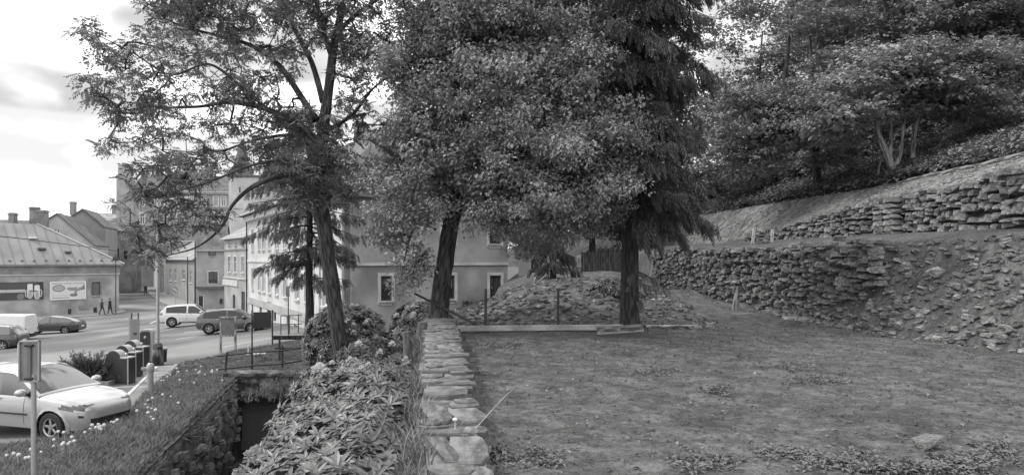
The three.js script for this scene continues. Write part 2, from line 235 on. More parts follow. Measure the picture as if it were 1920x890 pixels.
{ // the low garden wall in the foreground with its capping of slabs
  const r = rng(31), root = thing('low_stone_wall', 'low stone wall with uneven flat capping slabs running away from the viewer', 'wall', [wallX(9), -0.5, -9]);
  const topY = (d) => lin([[3, 0.12], [5.3, 0.13], [8, 0.26], [10.5, 0.36], [16.5, 0.3]], d), hw = (d) => lin([[3, 0.29], [6, 0.28], [12, 0.29], [16, 0.33]], d);
  const core = sheet(8, 90, (u, v) => { const d = mix(3, 16.6, v), a = u * Math.PI, x = wallX(d) - Math.cos(a) * (hw(d) - 0.06) * (1 + 0.06 * fbm(d * 2, u * 4, 3, 3)), y = u < 0.25 ? mix(-0.9, topY(d) - 0.12, u * 4) : u > 0.75 ? mix(topY(d) - 0.12, -0.1, (u - 0.75) * 4) : topY(d) - 0.03 + 0.02 * fbm(d * 3, u * 6, 3, 8); return V(x, y, -d); });
  partW(root, 'core', clean(core), M(0.17, { map: GT, r: 0.5, bump: 0.02, bumpMap: GT, br: 0.5 }));
  const capMats = [0.19, 0.22, 0.25, 0.21].map((g) => M(g, { map: GS, r: 0.5, bump: 0.015, bumpMap: GS, br: 0.5, flat: true }));
  const capGeo = Array.from({ length: 10 }, (_, k) => { const q = rng(900 + k), ps = [], n = 11; for (let i = 0; i < n; i++) { const a = i / n * 6.283, c = Math.cos(a), s = Math.sin(a), m = 0.5 / Math.max(Math.abs(c), Math.abs(s)) * (0.84 + 0.16 * q()), e = 0.95 + 0.04 * q(); ps.push(V(c * m, -0.5, s * m), V(c * m, 0.3 + 0.1 * q(), s * m), V(c * m * e, 0.47 + 0.03 * q(), s * m * e)); } return boxUV(new ConvexGeometry(ps)); });
  let d = 16.4, k = 0; while (d > 3.2) {
    const len = (0.14 + 0.45 * r() * r()) * (d < 8 ? 1.4 : 1), th = 0.07 + 0.07 * r(), wd = hw(d) * 2 * (0.78 + 0.34 * r()), c = d - len / 2, yaw = (r() - 0.5) * 0.2;
    const cut = r() < 0.55 ? 0.3 + 0.4 * r() : 1, pieces = cut < 1 ? [[-0.5 + cut / 2, cut], [cut / 2, 1 - cut]] : [[0, 1]]; // whole slabs and rows of two
    for (const [off, fr] of pieces) {
      const q = part(root, 'slab', capGeo[Math.floor(r() * 10)], capMats[Math.floor(r() * 4)]), l2 = len * (cut < 1 ? 1.25 + 0.5 * r() : 1.42);
      q.position.set(wallX(c) + off * wd + (r() - 0.5) * 0.1, topY(c) - 0.035 + 0.018 * r(), -c + (r() - 0.5) * 0.1).sub(root.position); q.rotation.set((r() - 0.5) * 0.05, yaw + 0.1 + (cut < 1 ? (r() - 0.5) * 0.4 : 0), (r() - 0.5) * 0.06); q.scale.set(wd * fr * 1.16, th, l2);
    }
    d -= len * 0.86; k++;
    if (r() < 0.2) { const e = part(root, 'slab', capGeo[(k * 7) % 10], capMats[(k + 1) % 4]), sd = r() < 0.5 ? -1 : 1; e.position.set(wallX(c) + sd * (0.12 + 0.14 * r()), topY(c) + 0.012 + 0.015 * r(), -c + (r() - 0.5) * 0.2).sub(root.position); e.rotation.set((r() - 0.5) * 0.14, (r() - 0.5) * 0.9, (r() - 0.5) * 0.14); e.scale.set(0.16 + 0.2 * r(), 0.05 + 0.03 * r(), 0.12 + 0.2 * r()); }
    if (r() < 0.45) { const e = part(root, 'slab', capGeo[(k * 3) % 10], capMats[(k + 2) % 4]); e.position.set(wallX(c) + (r() - 0.3) * 0.16, topY(c) - 0.07, -c - 0.05).sub(root.position); e.rotation.set(0, yaw - 0.2, 0); e.scale.set(wd * 1.12, 0.06, len * 0.9); }
  }
  for (const side of [-1, 1]) for (let dd = 16.4; dd > 3.2;) { const len = 0.18 + 0.3 * r(); let y = side > 0 ? -0.02 : -0.45; while (y < topY(dd) - 0.1) { const h = 0.07 + 0.07 * r(), q = part(root, 'stone', rocks[Math.floor(r() * 14)], stoneMats[Math.floor(r() * 3)]); q.position.set(wallX(dd) + side * (hw(dd) - 0.1), y + h / 2, -dd + len / 2).sub(root.position); q.scale.set(0.2 + 0.06 * r(), h * 1.05, len); q.rotation.y = (r() - 0.5) * 0.2; y += h; } dd -= len; }
  // slabs set on edge where the wall ends
  const up = (px, row, dd, w, h, t, yaw, tilt, lab) => { const p = at(px, row, dd), g = capGeo[Math.abs(Math.round(px)) % 10].clone(); g.scale(w, h, t); g.rotateZ(tilt); g.rotateY(yaw); g.translate(p.x, p.y + h / 2, p.z); solo('upright_slab', g, capMats[1], lab, 'stone'); };
  up(764, 682, 13.2, 0.16, 0.62, 0.12, 0.5, 0.05, 'upright flat slab standing left of the low wall, lower of two');
  up(788, 672, 13.6, 0.2, 0.72, 0.14, 0.4, -0.16, 'upright flat slab leaning at the left edge of the low wall beside the tree');
}
{ // left wall of the stream with the culvert head
  const root = thing('stream_wall', 'mossy stone wall of the sunken stream below the lawn', 'wall', [chanL(15), -4.3, -15]);
  const g = sheet(110, 26, (u, v) => { const d = mix(5, 21.5, u), y = mix(-4.3, -1.98, v), q = 0.16 * fbm(d * 1.7, y * 2.3, 4, 6); return V(chanL(d) + 0.05 + q * (1 - 0.7 * ss(0.92, 1, v)) - 0.18 * ss(0.96, 1, v), y, -d); });
  partW(root, 'face', clean(g), M(0.17, { map: GT, r: 0.4, bump: 0.05, br: 1.2 }));
  const r = rng(71); for (let i = 0; i < 120; i++) { const d = 6 + 15 * r(), y = -4 + 1.85 * r(), q = part(root, 'stone', rocks[i % 14], stoneMats[1 + i % 3]); q.scale.set(0.2, 0.12 + 0.16 * r(), 0.22 + 0.34 * r()); q.position.set(chanL(d) + 0.05 + 0.16 * fbm(d * 1.7, y * 2.3, 4, 6), y, -d).sub(root.position); q.rotation.x = (r() - 0.5) * 0.3; }
  const cu = thing('culvert_head', 'dark culvert mouth under a stained concrete lintel below the railing', 'culvert', [-7.3, -4.3, -21.6]);
  const lt = box(3.2, 0.62, 0.5, -7.3, -2.2, -21.75, 0.03); partW(cu, 'lintel', lt, M(0.27, { map: N4, r: 0.6, bump: 0.03, br: 1 }));
  partW(cu, 'coping', box(3.3, 0.12, 0.62, -7.3, -1.84, -21.72, 0.03), M(0.2, { map: N4, r: 0.6, bump: 0.03 }));
  for (const [x, w] of [[-8.95, 0.7], [-5.75, 0.5]]) partW(cu, 'abutment', box(w, 2.2, 0.6, x, -3.6, -21.75), mt.mortar);
  partW(cu, 'tunnel', merge([box(4, 0.1, 6, -7.3, -2.45, -25), box(0.1, 2.4, 6, -9.0, -3.5, -25), box(0.1, 2.4, 6, -5.6, -3.5, -25), box(4, 2.4, 0.1, -7.3, -3.5, -28)]), mt.mortar);
}
// ------------------------------------------------------------------ buildings
const basis = (O, U, Nn) => new THREE.Matrix4().makeBasis(U, UP, Nn).setPosition(O);
const normalOf = (U) => V(-U.z, 0, U.x);
function onPlane(O, U, px, row) { // where the sight line of a picture point meets a vertical plane: metres along U and above O
  const N = normalOf(U), dir = V((px - 960) / F, (HZ - row) / F, -1), c = V(0, EYE, 0), t = O.clone().sub(c).dot(N) / dir.dot(N), p = c.addScaledVector(dir, t).sub(O); return [p.dot(U), p.y];
}
function facade(root, O, U, outline, opens, mat, th = 0.35, name = 'wall') {
  const s = new THREE.Shape(outline.map(([u, v]) => new THREE.Vector2(u, v))), Nn = normalOf(U);
  for (const o of opens) { const h = new THREE.Path(); h.moveTo(o.u, o.v); h.lineTo(o.u, o.v + o.h); h.lineTo(o.u + o.w, o.v + o.h); h.lineTo(o.u + o.w, o.v); h.closePath(); s.holes.push(h); }
  const g = boxUV(new THREE.ExtrudeGeometry(s, { depth: th, bevelEnabled: false })); g.translate(0, 0, -th); g.applyMatrix4(basis(O, U, Nn)); const wall = partW(root, name, g, mat);
  for (const o of opens) fillOpening(root, O, U, Nn, o);
  return wall;
}
function fillOpening(root, O, U, Nn, o) {
  const B = basis(O, U, Nn), z = -(o.deep ?? 0.12), f = Math.min(0.08, o.w * 0.12), cx = o.u + o.w / 2, cy = o.v + o.h / 2, put = (g) => g.applyMatrix4(B);
  const bars = [box(f, o.h, 0.07, o.u + f / 2, cy, z), box(f, o.h, 0.07, o.u + o.w - f / 2, cy, z), box(o.w - 2 * f, f, 0.07, cx, o.v + f / 2, z), box(o.w - 2 * f, f, 0.07, cx, o.v + o.h - f / 2, z)];
  if (o.kind === 'door') { const d = partW(root, 'door', put(merge(bars)), o.frame ?? mt.frameDark); partW(root, 'leaf', put(box(o.w - 2 * f, o.h - 2 * f, 0.05, cx, cy, z - 0.02)), o.leaf ?? mt.doorWood, d); partW(root, 'handle', put(box(0.03, 0.14, 0.05, o.u + f + 0.1, o.v + o.h * 0.48, z + 0.03)), mt.metalPale, d); }
  else {
    if (!o.plain) { bars.push(box(f * 0.8, o.h - 2 * f, 0.06, cx, cy, z)); if (o.h > 1.2) bars.push(box(o.w - 2 * f, f * 0.8, 0.055, cx, o.v + o.h * 0.68, z)); }
    if (o.grid) for (const q of [0.25, 0.5, 0.75]) bars.push(box(o.w - 2 * f, 0.03, 0.05, cx, o.v + o.h * q, z));
    const w = partW(root, 'window', put(merge(bars)), o.frame ?? mt.frame); partW(root, 'pane', put(box(o.w - 2 * f, o.h - 2 * f, 0.02, cx, cy, z - 0.02)), o.pane ?? mt.glass, w);
    if (o.sill !== false) partW(root, 'sill', put(box(o.w + 0.16, 0.06, 0.2, cx, o.v - 0.032, 0.06)), o.sillMat ?? mt.trim, w);
  }
  if (o.trim) { const t = o.trim, e = 0.04; partW(root, 'surround', put(merge([box(t, o.h + 2 * t, e, o.u - t / 2, cy, e / 2 + 0.003), box(t, o.h + 2 * t, e, o.u + o.w + t / 2, cy, e / 2 + 0.003), box(o.w, t, e, cx, o.v + o.h + t / 2, e / 2 + 0.003), box(o.w, t, e, cx, o.v - t / 2 - (o.sill === false ? 0 : 0.07), e / 2 + 0.003)])), o.trimMat ?? mt.trim); }
}
const openPx = (O, U, px0, r0, px1, r1, x = {}) => { const a = onPlane(O, U, px0, r1), b = onPlane(O, U, px1, r0); return { u: a[0], v: a[1], w: b[0] - a[0], h: b[1] - a[1], ...x }; };
const rect = (w, h) => [[0, 0], [w, 0], [w, h], [0, h]];
function coreOf(root, O, U, outline, len, th, mat) { const s = new THREE.Shape(outline.map(([u, v]) => new THREE.Vector2(clamp(u, outline[0][0] + 0.05, outline[1][0] - 0.05), v - (v > 1 ? 0.03 : 0)))), g = boxUV(new THREE.ExtrudeGeometry(s, { depth: len, bevelEnabled: false })); g.translate(0, 0, -len - th - 0.02); partW(root, 'back_wall', g.applyMatrix4(basis(O, U, normalOf(U))), mat); }
function band(root, O, U, u0, u1, v, h, out, mat, name = 'cornice') { partW(root, name, box(u1 - u0, h, out + 0.1, (u0 + u1) / 2, v, out / 2 - 0.047).applyMatrix4(basis(O, U, normalOf(U))), mat); }
function chimney(root, p, w, h, mat, parent = root, name = 'chimney') { partW(root, name, merge([box(w, h, w, p.x, p.y + h / 2, p.z), box(w * 1.25, 0.14, w * 1.25, p.x, p.y + h - 0.2, p.z)]), mat, parent); }
// eaves towards the viewer: rectangular front, gable prism behind
function eaveHouse(root, O, U, w, h, len, rise, opens, mat, roofMat, over = 0.35) {
  facade(root, O, U, rect(w, h), opens, mat); coreOf(root, O, U, rect(w, h), len, 0.35, mat);
  const Nn = normalOf(U), q = (u, v, n) => O.clone().addScaledVector(U, u).addScaledVector(UP, v).addScaledVector(Nn, n), D = (len + 0.35) / 2, e = over, sl = rise / D;
  const roof = partW(root, 'roof', slab([q(-0.15, h - e * sl + 0.1, e), q(w + 0.15, h - e * sl + 0.1, e), q(w + 0.15, h + rise + 0.1, -D), q(-0.15, h + rise + 0.1, -D)], 0.14, UP), roofMat);
  partW(root, 'roof_slope', slab([q(w + 0.15, h + 0.1 - e * sl, -2 * D - e), q(-0.15, h + 0.1 - e * sl, -2 * D - e), q(-0.15, h + rise + 0.1, -D), q(w + 0.15, h + rise + 0.1, -D)], 0.14, UP), roofMat);
  for (const g of [0.02, w - 0.02]) partW(root, 'gable', poly([[q(g, h, -0.1), q(g, h, -2 * D), q(g, h + rise, -D)]]), mat);
  partW(root, 'gutter', beam(q(-0.2, h - e * sl + 0.02, e + 0.06), q(w + 0.2, h - e * sl + 0.02, e + 0.06), 0.12, 0.12, 0.03), mt.gutter);
  return { roof, q };
}
// gable towards the viewer: outline in picture points at distance d
function gableHouse(name, label, cat, O, U, out, back, opens, mat, roofMat) {
  const root = thing(name, label, cat, O); facade(root, O, U, out, opens, mat); const Nn = normalOf(U); coreOf(root, O, U, out, back, 0.35, mat);
  const q = (u, v, n) => O.clone().addScaledVector(U, u).addScaledVector(UP, v).addScaledVector(Nn, n);
  const roofs = []; for (let i = 2; i + 2 <= out.length; i++) { const a = out[i], b = out[i + 1] ?? out[0]; if (i + 1 >= out.length) break; const up = V(0, 0.2, 0); roofs.push(slab([q(a[0], a[1] + 0.2, 0.25), q(a[0], a[1] + 0.2, -back - 0.5), q(b[0], b[1] + 0.2, -back - 0.5), q(b[0], b[1] + 0.2, 0.25)], 0.2, UP)); }
  roofs.forEach((g) => partW(root, 'roof', g, roofMat)); return { root, q };
}
const Uof = (a, b) => b.clone().sub(a).setY(0).normalize();

{ // one-storey shop at the left edge
  const yb = -4.75, O = V(gx(-60, 71.8), yb, -71.8), E = V(gx(222, 82), yb, -82), U = Uof(O, E), w = O.distanceTo(E), H = onPlane(O, U, 150, 496)[1];
  const root = thing('shop_building', 'low grey shop with pale metal hip roof and two large advertising panels', 'building', O); const Nn = normalOf(U), q = (u, v, n) => O.clone().addScaledVector(U, u).addScaledVector(UP, v).addScaledVector(Nn, n);
  const op = (a, b, c, d, x) => openPx(O, U, a, b, c, d, x);
  facade(root, O, U, rect(w, H), [op(170.5, 528, 187, 554, { plain: true, trim: 0.1, trimMat: mt.plasterDark, frame: mt.frameDark, pane: M(0.14, { rough: 0.3 }) }), op(126, 579, 133, 590, { plain: true, sill: false, frame: mt.frameDark }), op(174, 576, 181, 586, { plain: true, sill: false, frame: mt.frameDark })], M(0.4, { map: N2, r: 0.1, bump: 0.006, br: 0.7 }));
  coreOf(root, O, U, rect(w, H), 11, 0.35, mt.plasterMid);
  const vt = op(146, 572, 167, 581); partW(root, 'vent_panel', box(vt.w, vt.h, 0.05, vt.u + vt.w / 2, vt.v + vt.h / 2, 0.028).applyMatrix4(basis(O, U, Nn)), mt.plasterDark);
  const bv = onPlane(O, U, 150, 514)[1]; band(root, O, U, -0.1, w + 0.1, bv, 0.12, 0.12, mt.plasterLight); band(root, O, U, -0.1, w + 0.1, (bv + H) / 2, H - bv - 0.14, 0.02, M(0.3, { map: N2, r: 0.12 }), 'frieze'); band(root, O, U, -0.2, w + 0.3, H - 0.05, 0.16, 0.35, mt.plasterLight, 'eave');
  const D = 5.8, e = 0.45, Oq = q(0, 0, -D), ru = onPlane(Oq, U, 69, 420), rv = ru[1], R0 = q(-6, rv, -D), R1 = q(ru[0], rv, -D), c0 = q(-6, H + 0.06, e), c1 = q(w + e, H + 0.06, e), c2 = q(w + e, H + 0.06, -2 * D - e), c3 = q(-6, H + 0.06, -2 * D - e);
  const roof = partW(root, 'roof', slab([c0, c1, R1, R0], 0.12, UP), mt.roofMetal); partW(root, 'roof_hip', slab([c1, c2, R1], 0.12, UP), mt.roofMetal); partW(root, 'roof_slope', slab([c2, c3, R0, R1], 0.12, UP), mt.roofMetal);
  for (let u = -5.6; u < w; u += 0.95) { // standing seams; those past the ridge's end stop at the hip
    const t = u <= ru[0] ? 1 : clamp((w + e - u) / (w + e - ru[0])), a = q(u, H + 0.09, e), b = q(u, mix(H + 0.06, rv, t) + 0.04, mix(e, -D, t)); if (t > 0.06) partW(root, 'seam', beam(a, b, 0.05, 0.07), M(0.19, { rough: 0.6 }), roof);
  }
  partW(root, 'ridge_cap', beam(c1.clone().add(V(0, 0.05, 0)), R1.clone().add(V(0, 0.05, 0)), 0.22, 0.1), mt.gutter, roof);
  for (let u = 0.2; u < w; u += 1.1) { const t = 0.07; partW(root, 'snow_guard', box(0.22, 0.12, 0.12).applyMatrix4(basis(q(u, mix(H + 0.06, rv, t) + 0.09, mix(e, -D, t)), U, Nn)), mt.roof, roof); }
  const hatch = (px, row, ww, m, nm) => { const [u, v] = [0, 0]; const t = clamp((496 - row) / 76 * 0.94), p = onPlane(q(0, 0, mix(e, -D, t)), U, px, row); partW(root, nm, box(ww, 0.2, 0.6, 0, 0.08, 0, 0.03).applyMatrix4(basis(q(p[0], mix(H, rv, t) + 0.1, mix(e, -D, t)), U, Nn)), m, roof); };
  hatch(60, 447, 0.75, mt.frame, 'skylight'); hatch(77, 468, 0.8, mt.roof, 'dormer_vent'); hatch(126, 474, 0.6, mt.roof, 'roof_vent');
  for (const [px, row, h, ww, dd] of [[23, 420, 1.7, 0.65, 2], [64, 424, 2.7, 0.8, 2.4], [78, 421, 2.1, 0.95, 1]]) { const p = onPlane(q(0, 0, -D - dd), U, px, row + 6); chimney(root, q(p[0], p[1] - 1, -D - dd), ww, h + 1, mt.plasterDark, roof); }
  // painted advertising panels
  const panel = (name, label, a, b, c, d, draw, fr) => { const o = op(a, b, c, d), cv = document.createElement('canvas'); cv.width = 512; cv.height = Math.round(512 * o.h / o.w); draw(cv.getContext('2d'), cv.width, cv.height); const t = new THREE.CanvasTexture(cv); t.colorSpace = THREE.SRGBColorSpace; const m = new THREE.MeshStandardMaterial({ map: t, roughness: 0.7 });
    const pc = q(o.u + o.w / 2, o.v + o.h / 2, 0.05), th = thing(name, label, 'sign', pc); const g = new THREE.PlaneGeometry(o.w, o.h); g.translate(0, 0, 0.035); g.applyMatrix4(basis(pc, U, Nn)); partW(th, 'print', g, m); partW(th, 'board', box(o.w, o.h, 0.06, 0, 0, -0.005).applyMatrix4(basis(pc, U, Nn)), mt.concrete);
    if (fr) { const k = 0.09; partW(th, 'frame', merge([box(k, o.h + 2 * k, 0.1, -o.w / 2 - k / 2, 0, 0), box(k, o.h + 2 * k, 0.1, o.w / 2 + k / 2, 0, 0), box(o.w, k, 0.1, 0, o.h / 2 + k / 2, 0), box(o.w, k, 0.1, 0, -o.h / 2 - k / 2, 0)]).applyMatrix4(basis(pc, U, Nn)), mt.frame); } };
  panel('beer_mural', 'large dark advertising panel showing two pale beer mugs on the shop wall', -25, 528, 80, 564, (c, w, h) => {
    c.fillStyle = '#4a4a4a'; c.fillRect(0, 0, w, h); c.fillStyle = '#5c5c5c'; for (let i = 0; i < 14; i++) c.fillRect(0, h * 0.08 + i * h * 0.025, w * 0.68, 2); c.fillStyle = '#c4c4c4'; c.fillRect(0, h * 0.42, w * 0.66, h * 0.15); c.fillStyle = '#6a6a6a'; c.fillRect(w * 0.32, h * 0.42, w * 0.006, h * 0.15); c.fillRect(0, h * 0.5, w * 0.66, h * 0.02); c.fillStyle = '#777'; c.beginPath(); c.ellipse(w * 0.58, h * 0.82, w * 0.07, h * 0.18, 0, 0, 7); c.fill();
    c.fillStyle = '#3a3a3a'; c.fillRect(w * 0.9, 0, w * 0.1, h); for (const [x, y] of [[0.7, 0.1], [0.83, 0.18]]) { c.fillStyle = '#bdbdbd'; c.beginPath(); c.ellipse(w * (x + 0.05), h * (y + 0.5), w * 0.06, h * 0.36, 0, 0, 7); c.fill(); c.fillStyle = '#d8d8d8'; c.beginPath(); c.roundRect(w * x, h * y, w * 0.1, h * 0.34, 12); c.fill(); c.fillStyle = '#a2a2a2'; c.beginPath(); c.ellipse(w * (x + 0.05), h * (y + 0.6), w * 0.03, h * 0.2, 0, 0, 7); c.fill(); }
    c.fillStyle = '#555'; c.fillRect(w * 0.75, h * 0.5, w * 0.14, h * 0.06); c.strokeStyle = '#ccc'; c.lineWidth = 7; c.beginPath(); c.ellipse(w * 0.69, h * 0.65, w * 0.025, h * 0.2, 0, 0, 7); c.stroke(); c.beginPath(); c.ellipse(w * 0.945, h * 0.65, w * 0.025, h * 0.2, 0, 0, 7); c.stroke();
  });
  panel('billboard', 'white framed billboard with dark oval emblem on the shop wall', 94, 528, 158, 561, (c, w, h) => {
    c.fillStyle = '#cfcfcf'; c.fillRect(0, 0, w, h); c.fillStyle = '#8a8a8a'; let x = 0.03; for (const k of [0.16, 0.12, 0.03, 0.2, 0.13, 0.15]) { for (let i = 0; i < k * 40; i++) c.fillRect(w * (x + i * 0.025), h * 0.03, w * 0.014, h * 0.08); x += k + 0.03; }
    c.fillStyle = '#a5a5a5'; c.strokeStyle = '#4c4c4c'; c.lineWidth = 10; c.beginPath(); c.ellipse(w * 0.22, h * 0.36, w * 0.17, h * 0.19, 0, 0, 7); c.fill(); c.stroke();
    c.fillStyle = '#8f8f8f'; c.beginPath(); c.ellipse(w * 0.6, h * 0.42, w * 0.15, h * 0.1, 0.1, 0, 7); c.fill(); c.beginPath(); c.ellipse(w * 0.83, h * 0.43, w * 0.13, h * 0.08, -0.5, 0, 7); c.fill(); c.fillRect(w * 0.68, h * 0.3, w * 0.08, h * 0.45); c.fillStyle = '#777'; c.beginPath(); c.ellipse(w * 0.66, h * 0.78, w * 0.12, h * 0.09, 0, 0, 7); c.fill(); c.beginPath(); c.moveTo(w * 0.86, h * 0.5); c.lineTo(w * 0.97, h * 0.1); c.lineTo(w, h * 0.45); c.fill();
    c.fillStyle = '#9a9a9a'; c.fillRect(w * 0.03, h * 0.78, w * 0.42, h * 0.02); c.fillRect(w * 0.03, h * 0.9, w * 0.5, h * 0.06);
  }, true);
}
{ // houses behind the shop
  const A = (name, label, d, rot, pts, opens, mat, roofMat, back) => { const yb = -4.5, O = V(gx(pts[0][0], d), yb, -d), U = V(Math.cos(rot), 0, -Math.sin(rot)); const out = pts.map(([px, row]) => { const p = onPlane(O, U, px, row ?? 600); return [p[0], row ? p[1] : 0]; }); return gableHouse(name, label, 'building', O, U, out, back, opens.map((o) => openPx(O, U, ...o)), mat, roofMat); };
  const g1 = A('gabled_house', 'pale house gable with a double window behind the shop roof', 98, 0.35, [[83], [178], [178, 462], [106, 402], [83, 415]], [[99, 429, 111.5, 442, {}]], M(0.42, { map: N3, r: 0.1 }), mt.roof, 9);
  const g2 = A('gabled_house', 'grey house with dark gable triangle behind the pale gable', 108, 0.35, [[120], [196], [196, 427], [154, 393], [120, 415]], [[176, 448, 181.5, 463, { plain: true, frame: mt.frameDark }]], M(0.27, { map: N3, r: 0.1 }), mt.roof, 10);
  for (const [px, row, d, w, h] of [[136, 392, 111, 0.7, 2.2], [111, 402, 112, 0.5, 1.2]]) { const p = at(px, row, d); chimney(g2.root, p.clone().add(V(0, -1, 0)), w, h, mt.plasterMid); }
  { const d = 122, yb = -4.2, O = V(gx(192, d), yb, -d), U = V(0.97, 0, -0.24), w = onPlane(O, U, 246, 480)[0], h = onPlane(O, U, 200, 430)[1], root = thing('corner_house', 'two-storey house with dark roof and small paned windows at the street bend', 'building', O);
    const o = (a, b, c, e, x) => openPx(O, U, a, b, c, e, x); eaveHouse(root, O, U, w, h, 6, 1.6, [o(198, 437.5, 202.5, 448, { grid: true }), o(226.5, 438, 233, 449, { grid: true }), o(196, 460, 205, 482, { kind: 'door' }), o(214, 465, 222, 484, { plain: true, frame: mt.frameDark }), o(231, 470, 238, 486, { plain: true, frame: mt.frameDark })], M(0.26, { map: N2, r: 0.12 }), mt.roof); }
  { const d = 150, O = V(gx(160, d), -4, -d), U = V(0.98, 0, -0.2), w = onPlane(O, U, 222, 480)[0], h = onPlane(O, U, 190, 412)[1], root = thing('far_house', 'far house with pale roof and square chimney beside the tall building', 'building', O); const { q } = eaveHouse(root, O, U, w, h, 8, 1.6, [openPx(O, U, 182, 414, 187, 420, { plain: true })], mt.plasterMid, mt.roofLight); chimney(root, q(w * 0.7, h + 1, -4), 1.1, 2.6, mt.plasterDark); }
  { const d = 112, O = V(gx(-40, d), -4, -d), U = V(0.94, 0, -0.34), w = onPlane(O, U, 84, 480)[0], h = onPlane(O, U, 20, 428)[1], root = thing('roofed_house', 'house with long dark roof ridge rising behind the shop', 'building', O); const { q } = eaveHouse(root, O, U, w, h, 8, 1.5, [], mt.plasterMid, mt.roof); }
}
{ // tall building behind the ash tree: pale blank gable, long roof, ornate front
  const d = 135, yb = -4, O = V(gx(217, d), yb, -d), U = V(0.9, 0, -0.436), w = onPlane(O, U, 248, 480)[0], h = onPlane(O, U, 217, 327)[1];
  const root = thing('tall_building', 'tall old building with blank pale gable wall and long dark roof behind the ash branches', 'building', O);
  facade(root, O, U, rect(w, h), [], mt.plaster); const Nn = normalOf(U), q = (u, v, n) => O.clone().addScaledVector(U, u).addScaledVector(UP, v).addScaledVector(Nn, n);
  partW(root, 'parapet', box(2.6, 2.2, 0.8).applyMatrix4(basis(q(1.6, h + 1, -0.4), U, Nn)), mt.plaster);
  const O2 = q(w, 0, 0), U2 = V(0.98, 0, -0.2), w2 = onPlane(O2, U2, 428, 480)[0], h2 = onPlane(O2, U2, 300, 356)[1], op = [];
  for (const c of [262, 285, 308, 331, 354, 377, 400, 414]) for (const [a, b] of [[368, 386], [400, 420]]) op.push(openPx(O2, U2, c, a, c + 8, b, { trim: 0.2 }));
  const { q: q2 } = eaveHouse(root, O2, U2, w2, h2, 12, 3.6, op, mt.plasterMid, mt.roof, 0.6); coreOf(root, O, U, rect(w, h), 10, 0.35, mt.plaster);
  band(root, O2, U2, 0, w2, h2 - 0.4, 0.5, 0.5, mt.plasterLight); for (const u of [0.18, 0.5, 0.72]) chimney(root, q2(w2 * u, h2 + 2.6, -6), 1.2, 2.4, mt.plasterDark);
  // pale block and church spire behind
  const dp = 118, O3 = V(gx(428, dp), -4, -dp), U3 = V(1, 0, 0), w3 = onPlane(O3, U3, 520, 480)[0], h3 = onPlane(O3, U3, 470, 332)[1], r3 = thing('pale_block', 'blank pale wall of a tall house above the street roofs', 'building', O3); facade(r3, O3, U3, rect(w3, h3), [openPx(O3, U3, 446, 350, 451, 362, { plain: true }), openPx(O3, U3, 480, 350, 485, 362, { plain: true })], mt.plasterLight); coreOf(r3, O3, U3, rect(w3, h3), 9, 0.35, mt.plasterLight); partW(r3, 'roof', box(w3 + 0.6, 0.3, 10, w3 / 2, h3 + 0.18, -4.7).applyMatrix4(basis(O3, U3, V(0, 0, 1))), mt.roof);
  const sp = at(453, 335, 160), st = thing('church_spire', 'dark church tower with pointed spire behind the roofs', 'tower', V(sp.x, -3, sp.z)); partW(st, 'tower', box(5, sp.y + 3, 5, sp.x, (sp.y - 3) / 2, sp.z), mt.plasterDark); const cone = new THREE.ConeGeometry(3, 9.5, 8); cone.translate(sp.x, sp.y + 4.75, sp.z); partW(st, 'spire', clean(cone), mt.roof); const cr = cyl(1.1, 0.9, 1.6, sp.x, sp.y + 6.2, sp.z, 8); partW(st, 'lantern', cr, mt.roof);
}
